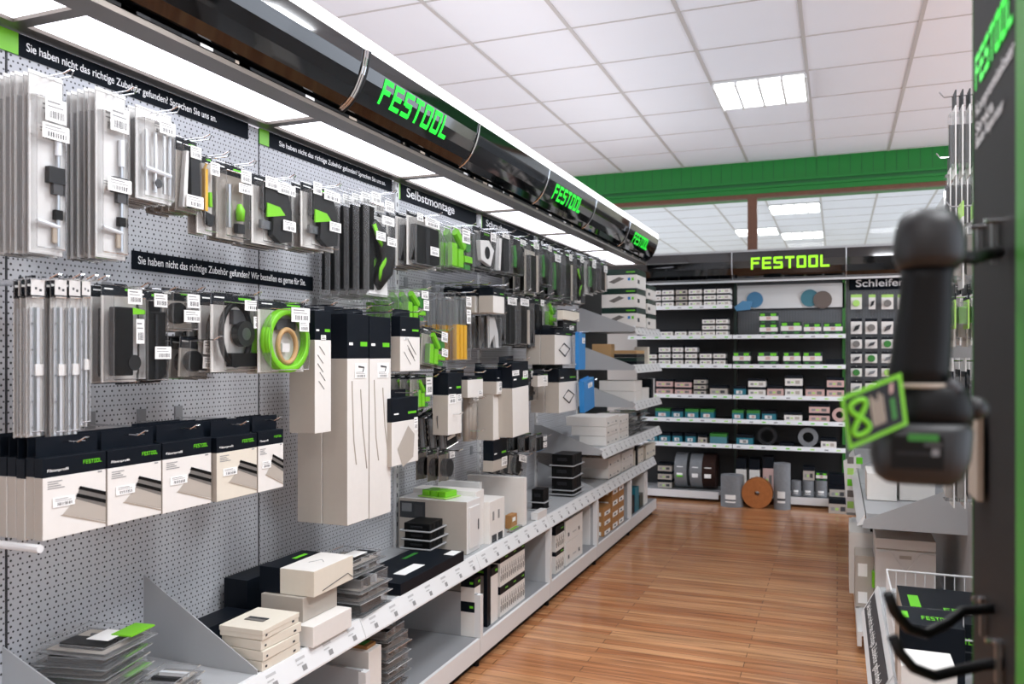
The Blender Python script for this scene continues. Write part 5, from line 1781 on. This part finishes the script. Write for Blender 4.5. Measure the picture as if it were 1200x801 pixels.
# the right rear bay: sign and hanging packs
x0, z0 = PY(995, 340, YK - .02)
x1, z1 = PY(1075, 322, YK - .02)
t = empty('header_sign', (x0, YK - .02, z0), 'dark rear header sign reading Schleifen in white letters', 'sign')
MB().box(0, x1 - x0, 0, .008, 0, z1 - z0, 'sign_navy').build('board', t)
xa, za = PY(1002.5, 336, YK - .025)
xb_, zc = PY(1060, 326, YK - .025)
text('lettering', 'Schleifen', xb_ - xa, (zc - za), 'sign_white', (xa - x0, -.006, za - z0), RY, t)
for r, (v0, v1) in enumerate(((345, 362), (373, 391), (395, 408), (412, 425), (429, 441), (446, 460))):
    for c, (u0, u1) in enumerate(((997, 1010), (1014, 1028), (1033, 1047), (1052, 1066))):
        if r == 0 and c == 1:
            u0, u1 = 1018, 1026
        yy = YK - .12
        xa, zt = PY(u0, v0, yy)
        xb_, zb = PY(u1, v1, yy)
        lab = 'small hanging pad pack on the right rear bay, %s row from the top, %s column' % (ORD[r], ORD[c])
        t = empty('pad_pack', ((xa + xb_) / 2, yy, zb), lab, 'hanging pack', 'pad packs on the right rear bay')
        w, h = xb_ - xa, zt - zb
        MB().box(-w / 2, w / 2, 0, .002, 0, h * .8, 'card_white').box(-w / 2, w / 2, 0, .002, h * .8, h, 'navy' if r else 'green_pale').build('backing_card', t)
        ct = ('green_pale', 'charcoal', 'photo_grey', 'graphite', 'green_dark', 'abrasive_grey')[(r + c) % 6]
        q = MB()
        if (r + c) % 2:
            q.prism([(-w * .3, h * .15), (w * .2, h * .3), (w * .35, h * .6), (-w * .1, h * .5)], 'y', -.03, 0, ct)
        else:
            q.disc((0, -.015, h * .4), 'y', min(w, h) * .32, .03, ct, 16)
        q.build('pad', t)
        MB().tube([(0, -.04, h * 1.02), (0, .1, h * 1.02)], .004, 'chrome', 5).build('hanger', t)
# ================================================================ right run of shelving
XR = 0.56       # its perforated wall
XRF = 0.09      # its front


def rpart(t):
    def part(mb, name, par=None, **kw):
        o = mb.build(name, par or t, **kw)
        if par is None:
            o.matrix_parent_inverse = Matrix.Translation(-Vector(t.location))
        return o
    return part


for k, (y0, y1, zs) in enumerate(((1.62, 2.6, .53), (2.605, 3.6, .53), (4.3, 5.3, None), (5.305, 6.3, None), (6.305, 7.3, None))):
    t = empty('right_shelving_bay', (XR, (y0 + y1) / 2, 0), ('nearest bay of the right shelving run, with a slanted price rail', 'right shelving bay carrying the wire basket', 'right shelving bay over the white lidded case, with a sloping grey side plate',
              'right shelving bay beyond the sloping side plate', 'farthest right shelving bay by the leaflet card')[k], 'shelving', 'bays of the right shelving run')
    part = rpart(t)
    part(MB().box(XR, XR + .03, y0, y1, .1, 2.35, 'paint_grey'), 'perforated_panel')
    part(MB().box(XRF + .02, XR, y0, y1, .10, .125, 'paint_white').box(XRF, XRF + .02, y0, y1, .05, .12, 'paint_white'), 'base_shelf')
    if zs:
        s = part(MB().box(XRF + .07, XR, y0, y1, zs - .03, zs - .005, 'paint_grey'), 'shelf')
        m = MB().prism([(XRF + .06, .53), (XRF + .07, .52), (XRF + .012, .41), (XRF, .415)], 'y', y0 + .002, y1 - .002, 'paint_white')
        r = m.build('price_rail', s)
        q = MB()
        def P(y, f):
            return (XRF + .0 + .06 * f - .0012, y, .415 + .115 * f + .0006)
        q.poly([P(y0 + .02, .2), P(y1 - .03, .2), P(y1 - .03, .82), P(y0 + .02, .82)], 'graphite')
        q.build('rail_sign', s)
        cu = text('rail_lettering', 'Sie haben nicht das richtige Zubehör gefunden?', (y1 - y0) * .86, .03, 'label', (0, 0, 0), (0, 0, 0), s)
        n = Vector((-.115, 0, .06)).normalized()
        xax = Vector((0, -1, 0))
        yax = n.cross(xax).normalized()
        Mx = Matrix((xax, yax, n)).transposed().to_4x4()
        Mx.translation = Vector(P(y1 - .06, .36)) + n * .0015
        cu.matrix_local = Mx
    else:
        z = .69
        m = MB().box(XRF + .04, XR, y0 + .01, y1, z - .03, z, 'paint_grey')
        s = part(m, 'shelf')
        MB().prism([(XRF + .02, z - .07), (XR - .0, z - .07), (XR - .0, z + .17), (XRF + .03, z - .03)], 'y', y0, y0 + .004, 'paint_grey').build('side_plate', s)
        MB().prism([(XRF + .035, z), (XRF, z - .055), (XRF, z - .062), (XRF + .035, z - .05)], 'y', y0 + .002, y1, 'paint_white').build('price_rail', s)

# white lidded cases and cartons under it
def systainer(t, dx, dy, h):
    m = MB().box(0, dx, 0, dy, 0, h * .86, 'plastic_white')
    m.box(0, dx, 0, dy, h * .875, h, 'plastic_white')
    m.box(.004, dx - .004, .004, dy - .004, h * .86, h * .875, 'card_grey')
    m.build('case_body', t, bevel=.006)
    q = MB()
    for a, s in ((0, 1), (dx, -1)):
        q.prism([(a + s * .01, h * .84), (a + s * .07, h * .84), (a + s * .13, h * .62), (a + s * .13, h * .58), (a + s * .06, h * .8), (a + s * .01, h * .8)], 'y', -.008, 0, 'plastic_white')
    q.box(dx * .4, dx * .6, -.004, 0, h * .76, h * .8, 'card_grey')
    q.box(-.012, 0, dy * .3, dy * .5, h * .3, h * .5, 'green')
    q.build('latch', t)


t = empty('lidded_case', (.20, 4.55, .127), 'white lidded plastic case with angled latches under the right grey shelf', 'case')
x0, _ = PY(1026, 650, 4.55)
x1, _ = PY(1097, 650, 4.55)
t.location.x = x0
systainer(t, x1 - x0, .34, .40)
goods('white_floor_carton', 0, 0, 0, 0, .127, PY(1023, 600, 4.95)[0], d_box('card_white', marks=False), 'white carton at the aisle edge left of the lidded case', Y0=4.95, dx=.12, dy=.3, h=.34)
goods('grey_floor_carton', 0, 0, 0, 0, .127, PY(1024, 600, 4.70)[0], both(d_box('card_grey', marks=False), lambda t, dx, dy, h: MB().box(-dx * .85, -dx * .35, -.002, -.001, h * .6, h * .85, 'label').box(-dx * .85, -dx * .35, -.002, -.001, h * .08, h * .3, 'label').build('price_label', t)),
      'grey carton with two white stickers standing before the white one', Y0=4.70, dx=.09, dy=.2, h=.27)
# boxes on the far right shelf
xa = PY(1016, 570, 4.7)[0]
xb_ = PY(1051, 570, 4.7)[0]
xc = PY(1054, 570, 4.75)[0]
xd = PY(1096, 570, 4.75)[0]
goods('white_carton', 0, 0, 0, 0, .693, xb_, d_box('card_white', marks=False), 'white carton on the right grey shelf, nearer the aisle', Y0=4.7, dx=xb_ - xa, dy=.3, h=.14)
goods('white_carton', 0, 0, 0, 0, .693, xd, d_box('card_white', marks=False), 'white carton on the right grey shelf, nearer the wall', Y0=4.75, dx=xd - xc, dy=.3, h=.13)
# dark lettered carton under the shelf
t = empty('dark_carton', (.2, 5.0, .127), 'dark carton with dim green lettering beneath the right grey shelf', 'carton')
xa, xb_ = PY(1020, 613, 5.0)[0], PY(1075, 613, 5.0)[0]
t.location.x = xa
MB().box(0, xb_ - xa, 0, .25, 0, .40, 'black').build('box_body', t)
wordmark(MB(), lambda a, c: (.02 + a * (xb_ - xa - .04) / 6.8, -.002, .34 + c * .035), 'green_dark').build('wordmark', t)
# leaflet card
x0, z0 = PY(992, 600, 6.0)
x1, z1 = PY(1012, 537, 6.0)
t = empty('leaflet_card', (x0, 6.0, z0), 'tall white leaflet card with rows of small green pictures before the rear bay', 'leaflet card')
m = MB()
m.hexa([(0, .0, .0), (x1 - x0, 0, 0), (x1 - x0, .01, 0), (0, .01, 0), (-.02, 0, z1 - z0 - .02), (x1 - x0 - .02, 0, z1 - z0 + .03), (x1 - x0 - .02, .01, z1 - z0 + .03), (-.02, .01, z1 - z0 - .02)], 'plastic_white')
m.build('card', t)
q = MB()
for i in range(5):
    for j in range(2):
        q.box(.005 + j * .055, .045 + j * .055, -.002, -.001, .03 + i * .075, .075 + i * .075, ('green_pale', 'photo_grey', 'mark_green')[(i + j) % 3])
q.build('print', t)
MB().box(.0, x1 - x0, .02, .12, -.02, 0, 'paint_grey').build('foot', t)
t.location.z = .60
t.location.x = x0
t.location.z = z0
# basket with dark packages
t = empty('wire_basket', (PY(1049, 700, 2.7)[0], 2.7, .532), 'white wire basket of dark packages on the right near shelf', 'basket')
W_, D_, H_ = .36, .45, .17
m = MB()
for z in (0.004, H_ * .55, H_):
    m.tube([(0, 0, z), (W_, 0, z), (W_, D_, z), (0, D_, z)], .0028 if z < H_ else .004, 'paint_white', 6, True)
for i in range(13):
    x = W_ * i / 12
    for y in (0, D_):
        m.tube([(x, y, .004), (x, y, H_)], .0018, 'paint_white', 5)
    m.tube([(x, 0, .004), (x, D_, .004)], .0018, 'paint_white', 5)
for i in range(1, 13):
    y = D_ * i / 13
    for x in (0, W_):
        m.tube([(x, y, .004), (x, y, H_)], .0018, 'paint_white', 5)
m.build('wire_mesh', t)


def darkbox(t, dx, dy, h):
    MB().box(-dx, 0, 0, dy, 0, h, 'navy', xn='beige').build('box_body', t, bevel=.002)
    q = MB()
    q.box(-dx * .92, -dx * .82, dy * .35, dy * .7, h, h + .001, 'mark_green')
    k = dx * .5 / 6.8
    wordmark(q, lambda a, c: (-dx * .9 + a * k, -.001, h * .5 + c * .02), 'mark_green')
    q.box(-dx * .9, -dx * .3, -.001, 0, h * .3, h * .34, 'ink')
    wordmark(q, lambda a, c: (-dx * .62 + a * k, dy * .3 + c * .035, h + .001), 'mark_green')
    q.build('print', t)


goods('dark_package', 0, 0, 0, 0, .54, .50, darkbox, 'dark navy package with lime marks, upper one lying in the wire basket', None, 'package', Y0=2.74, dx=.31, dy=.38, h=.12)
goods('dark_package', 0, 0, 0, 0, .53, PY(1130, 700, 2.5)[0], darkbox, 'dark navy package with lime lettering standing in front of the basket', None, 'package', Y0=2.48, dx=PY(1130, 700, 2.5)[0] - PY(1053, 700, 2.5)[0], dy=.17, h=.19)
goods('white_carton', 0, 0, 0, 0, .53, PY(1122, 700, 2.17)[0], d_box('card_white', marks=False), 'white carton on the right near shelf in front of the dark package', Y0=2.17, dx=PY(1122, 700, 2.17)[0] - PY(1056, 700, 2.17)[0], dy=.13, h=.18)

# hanging goods of the right run, seen nearly edge on
def rhang(sh, Y, zt, h, w, n, x_front, pitch, mats, edge, what, cat='hanging pack'):
    p = empty('hanging_pack', (x_front, Y, zt), what + ', nearest the aisle', cat, sh)
    MB().box(0, .004, -w / 2, w / 2, -h, -h * .18, mats[0]).box(0, .004, -w / 2, w / 2, -h * .18, 0, mats[1]).build('backing_card', p)
    b = MB().box(-pitch * .7, 0, -w * .4, w * .4, -h * .9, -h * .25, 'clear', yn='clear_edge')
    b.build('blister', p)
    MB().prism([(-w * .3, -h * .85), (w * .3, -h * .8), (w * .25, -h * .35), (-w * .3, -h * .4)], 'x', -pitch * .6, -.001, edge).build('contents', p)
    for i in range(1, n):
        c = copy_tree(p)
        c.location.x = x_front + pitch * i
        tag(c, 'one of the ' + sh + ', behind its front one', cat, sh)
    m = MB().tube([(XR, Y, zt - .01), (x_front - .03, Y, zt - .01), (x_front - .045, Y, zt + .01)], .003, 'chrome', 6)
    tag(m.build('display_hook'), 'hook carrying the ' + sh, 'display hook', 'wire display hooks on the right wall')


RH = (
    ('tall ladder like packs top right', 3.3, 2.38, .30, .09, 7, .385, .022, ('plastic_white', 'ink'), 'ink', 'tall white and black pack with slatted look, highest at the right'),
    ('second ladder like packs top right', 3.75, 2.26, .34, .09, 6, .42, .02, ('plastic_white', 'ink'), 'ink', 'tall white and black slatted pack, a little lower and farther'),
    ('pale packs under the slatted ones', 4.2, 1.98, .24, .1, 4, .45, .025, ('card_grey', 'navy'), 'green_dark', 'pale grey pack under the slatted ones'),
    ('white cards left of the display panel', 3.25, 1.98, .30, .12, 3, .40, .04, ('plastic_white', 'green_pale'), 'card_grey', 'bright white card pack close to the display panel edge'),
    ('lime marked packs by the panel edge', 3.2, 1.66, .12, .12, 4, .37, .04, ('green_pale', 'navy'), 'green', 'lime marked pack by the panel edge'),
    ('white cartons by the panel edge', 3.35, 1.70, .22, .13, 4, .385, .04, ('card_white', 'graphite'), 'card_white', 'long white carton pack hanging by the panel edge'),
    ('white cartons farther along the right wall', 3.8, 1.74, .25, .12, 3, .42, .04, ('card_white', 'navy'), 'card_white', 'long white carton pack farther along the right wall'),
    ('navy net packs by the panel edge', 3.3, 1.44, .26, .11, 4, .375, .04, ('navy', 'plastic_white'), 'navy', 'navy pack with white net by the panel edge'),
    ('navy net packs farther along', 3.75, 1.44, .26, .11, 4, .415, .035, ('navy', 'plastic_white'), 'navy', 'navy pack with white net, farther along the right wall'),
    ('white board packs low on the right wall', 3.4, 1.12, .22, .12, 4, .39, .035, ('plastic_white', 'navy'), 'card_grey', 'long white board pack low on the right wall'),
    ('grey packs low on the right wall', 3.95, 1.15, .3, .12, 3, .44, .03, ('card_grey', 'green_dark'), 'charcoal', 'grey pack low on the right wall beyond the board packs'),
)
for a in RH:
    rhang(*a)
MB_ = MB().box(XR, XR + .03, 3.605, 4.295, .1, 2.35, 'paint_grey')
tag(MB_.build('back_board'), 'grey back panel between the two groups of right bays', 'panel')

# ---------------------------------------------------------------- dark display panel nearest the camera
XP = 0.17
yf = PX(1140.5, 400, XP)[0]
yn = PX(1193, 400, XP)[0]
t = empty('display_stand', (XP, yf, 0), 'tall dark grey display panel with green edge and green lettering at the right', 'display panel')
part = rpart(t)
part(MB().box(XP, XP + .03, yn, yf - .002, 0, 2.3, 'panel_grey'), 'board')
part(MB().box(XP - .001, XP + .031, yf - .002, yf, 0, 2.3, 'green_dark'), 'far_edge_trim')
part(MB().box(XP - .002, XP + .03, yn - .06, yn, 0, 2.3, 'edge_green'), 'near_edge_trim')
# lettering runs towards the camera
def panel_pt(u, v):
    y, z = PX(u, v, XP)
    return y, z
y0, z0 = panel_pt(1145, 107)
y1, _ = panel_pt(1189, 30)
_, ztop = panel_pt(1145, 68)
k = (y0 - y1) / 6.8
m = wordmark(MB(), lambda a, c: (XP - .002, y0 - a * k, z0 + c * (ztop - z0)), 'sign_green')
lt = part(m, 'wordmark')
lt['label'] = 'bright green block lettering high on the panel'
for s, (u0, v0, u1, hpx) in (('Kompromissloser', (1145, 138, 1190, 15)), ('Service,', (1145, 160, 1166, 15)), ('Beste Reparatur', (1145, 175, 1177, 13))):
    ya, za = panel_pt(u0, v0)
    yb, _ = panel_pt(u1, v0)
    _, zc = panel_pt(u0, v0 - hpx)
    text('lettering', s, ya - yb, zc - za, 'sign_white', (-.0015, ya - yf, za), RNX, t)
for (u, v) in ((1153, 263), (1172, 256), (1155, 700), (1173, 750)):
    y, z = panel_pt(u + 1, v + 2)
    part(MB().tube([(XP, y, z), (XP - .016, y, z)], .0035, 'chrome', 12), 'pin')
for (u, va, vb) in ((1153, 262, 308), (1171, 258, 308), (1157, 700, 745), (1176, 752, 801)):
    y, za = panel_pt(u, va)
    _, zb = panel_pt(u, vb)
    part(MB().box(XP - .008, XP - .003, y - .006, y + .006, zb, za, 'steel_dark'), 'bracket')
y0, z0 = panel_pt(1147, 578)
y1, z1 = panel_pt(1158, 487)
tag(MB().box(XP - .012, XP - .004, y1, y0, z0, z1, 'beige').build('hanging_plate', None, bevel=.002), 'pale grey plate hanging on the dark display panel beside the tool', 'plate')

# black curved holders, low on the panel
def holder(pts, label, r=.0062):
    P = []
    for u, v, Y in pts:
        x, z = PY(u, v, Y)
        P.append((x, Y, z))
    tag(MB().tube(P, r, 'black', 12).build('tool_holder', smooth=True), label, 'tool holder', 'black curved holders on the display panel')


holder([(1176, 712, 1.10), (1150, 714, 1.10), (1128, 716, 1.09), (1110, 730, 1.07), (1085, 742, 1.05), (1064, 735, 1.04), (1048, 716, 1.03), (1041, 696, 1.02)], 'black curved holder arm, the upper of two low on the panel')
holder([(1190, 775, 1.05), (1150, 779, 1.05), (1120, 786, 1.04), (1095, 792, 1.02), (1070, 782, 1.01), (1055, 765, 1.0), (1046, 745, 1.0)], 'black curved holder arm, the lower of two low on the panel')

# ---------------------------------------------------------------- the cordless tool hanging on the panel
YD = .87
t = empty('cordless_screwdriver', (PY(1080, 560, YD)[0], YD, PY(1080, 562, YD)[1]), 'black cordless screwdriver hanging upright on the display panel with a green tag', 'power tool')
part = rpart(t)


def rings(spec, n=20, p=2.6, Y=YD):
    R = []
    for v, uL, uR, hd, dy in spec:
        xa, z = PY(uL, v, Y)
        xb, _ = PY(uR, v, Y)
        c, a = (xa + xb) / 2, (xb - xa) / 2
        ring = []
        for i in range(n):
            q = math.tau * i / n
            cs, sn = math.cos(q), math.sin(q)
            ring.append((c + a * math.copysign(abs(cs) ** (2 / p), cs), Y + dy + hd * math.copysign(abs(sn) ** (2 / p), sn), z))
        R.append(ring)
    return R


h = MB().loft(rings([(246, 1078, 1100, .006, 0), (249, 1064, 1112, .018, 0), (257, 1054, 1122, .028, 0), (270, 1049, 1129, .033, 0), (290, 1046, 1132, .035, 0), (304, 1046, 1131, .034, 0), (316, 1052, 1124, .03, 0)]), 'black_soft')
part(h, 'motor_head', smooth=True)
h = MB().loft(rings([(310, 1054, 1121, .026, 0), (330, 1055, 1117, .024, 0), (360, 1052, 1117, .024, 0), (400, 1046, 1116, .025, 0), (430, 1041, 1114, .026, 0), (448, 1040, 1112, .027, 0)]), 'black')
part(h, 'handle', smooth=True)
h = MB().loft(rings([(446, 1060, 1120, .02, 0), (455, 1054, 1134, .03, 0), (475, 1050, 1141, .034, 0), (495, 1048, 1140, .034, 0)]), 'black')
part(h, 'lower_housing', smooth=True)
h = MB().loft(rings([(492, 1030, 1136, .036, 0), (500, 1021, 1139, .042, 0), (530, 1019, 1136, .044, 0), (552, 1024, 1128, .042, 0), (560, 1034, 1118, .034, 0)], p=3.6), 'black_soft')
bt = part(h, 'battery', smooth=True)
q = MB()
yb_ = YD - .0455


def bq(u0, v0, u1, v1, m, dz=0):
    a, z0 = PY(u0, v1, yb_ - dz)
    b, z1 = PY(u1, v0, yb_ - dz)
    q.poly([(a, yb_ - dz, z0), (b, yb_ - dz, z0), (b, yb_ - dz, z1), (a, yb_ - dz, z1)], m)


bq(1044, 512, 1106, 548, 'black', 0)
bq(1064, 509, 1100, 516, 'green_dark', .0005)
bq(1083, 519, 1104, 523, 'graphite', .0005)
bq(1050, 530, 1092, 532, 'charcoal', .0005)
bq(1092, 526, 1101, 534, 'abrasive_grey', .0005)
part(q, 'battery_label')
x, z = PY(1086, 262, YD - .02)
part(MB().tube([(x + .017 * math.cos(a), YD - .018 + .0 * a, z + .008 * math.sin(a)) for a in [math.tau * i / 16 for i in range(16)]], .003, 'charcoal', 8, True), 'switch_ring', smooth=True)
x, z = PY(1078, 447, YD)
part(MB().tube([(x + .030 * math.cos(a), YD + .029 * math.sin(a), z - .003) for a in [math.tau * i / 20 for i in range(20)]], .0024, 'beige', 6, True), 'strap', smooth=True)
x, z = PY(1135, 478, YD)
sp = MB().loft([[(x + .006 + .011 * math.cos(b) * math.cos(a), YD + .011 * math.cos(b) * math.sin(a), z + .011 * math.sin(b)) for a in [math.tau * i / 14 for i in range(14)]] for b in (-1.4, -.9, -.4, 0, .4, .9, 1.4)], 'black_soft')
part(sp, 'knob', smooth=True)
x, z = PY(1117, 452, YD - .02)
part(MB().tube([(x - .004, YD - .02, z + .004), (x + .004, YD - .022, z - .006)], .006, 'graphite', 10), 'lamp', smooth=True)
P = [(*PY(u, v, Y)[:1], Y, PY(u, v, Y)[1]) for u, v, Y in ((1118, 300, .87), (1140, 302, .9), (1155, 298, .96), (1170, 296, 1.02))]
part(MB().tube(P, .0068, 'black', 12), 'mounting_arm', smooth=True)
# the tag tied to it
YT = .81
T = [PY(u, v, YT) for u, v in ((995, 527), (1066, 499), (1058, 437), (985, 465))]
t = empty('warranty_tag', (T[0][0], YT, T[0][1]), 'dark square tag with lime border and looped eight sign, tied to the cordless tool', 'tag')
part = rpart(t)


def tp(a, b, off=0):
    bl, br, tr, tl = T
    x = (bl[0] * (1 - a) + br[0] * a) * (1 - b) + (tl[0] * (1 - a) + tr[0] * a) * b
    z = (bl[1] * (1 - a) + br[1] * a) * (1 - b) + (tl[1] * (1 - a) + tr[1] * a) * b
    return (x, YT - off + .02 * a, z)


m = MB().hexa([tp(0, 0), tp(1, 0), tp(1, 0, -.0015), tp(0, 0, -.0015), tp(0, 1), tp(1, 1), tp(1, 1, -.0015), tp(0, 1, -.0015)], 'green')
part(m, 'tag_card')
q = MB().poly([tp(.06, .08, .0006), tp(.94, .08, .0006), tp(.94, .92, .0006), tp(.06, .92, .0006)], 'charcoal')
for i in range(5):
    a = .45 + .045 * i
    q.poly([tp(a, .22, .001), tp(a + .03, .22, .001), tp(a + .03, .8 - .06 * (i % 3), .001), tp(a, .8 - .06 * (i % 3), .001)], 'beige')
q.poly([tp(.77, .2, .001), tp(.84, .2, .001), tp(.84, .6, .001), tp(.77, .6, .001)], 'green_dark')
q.poly([tp(.77, .7, .001), tp(.82, .7, .001), tp(.85, .88, .001), tp(.8, .88, .001)], 'pink')
part(q, 'print')
L_ = []
for i in range(32):
    s = math.tau * i / 32
    L_.append(Vector(tp(.25 + .13 * math.sin(2 * s), .5 + .32 * math.cos(s), .002)))
part(MB().tube(L_, .0022, 'green', 8, True), 'loop_sign', smooth=True)
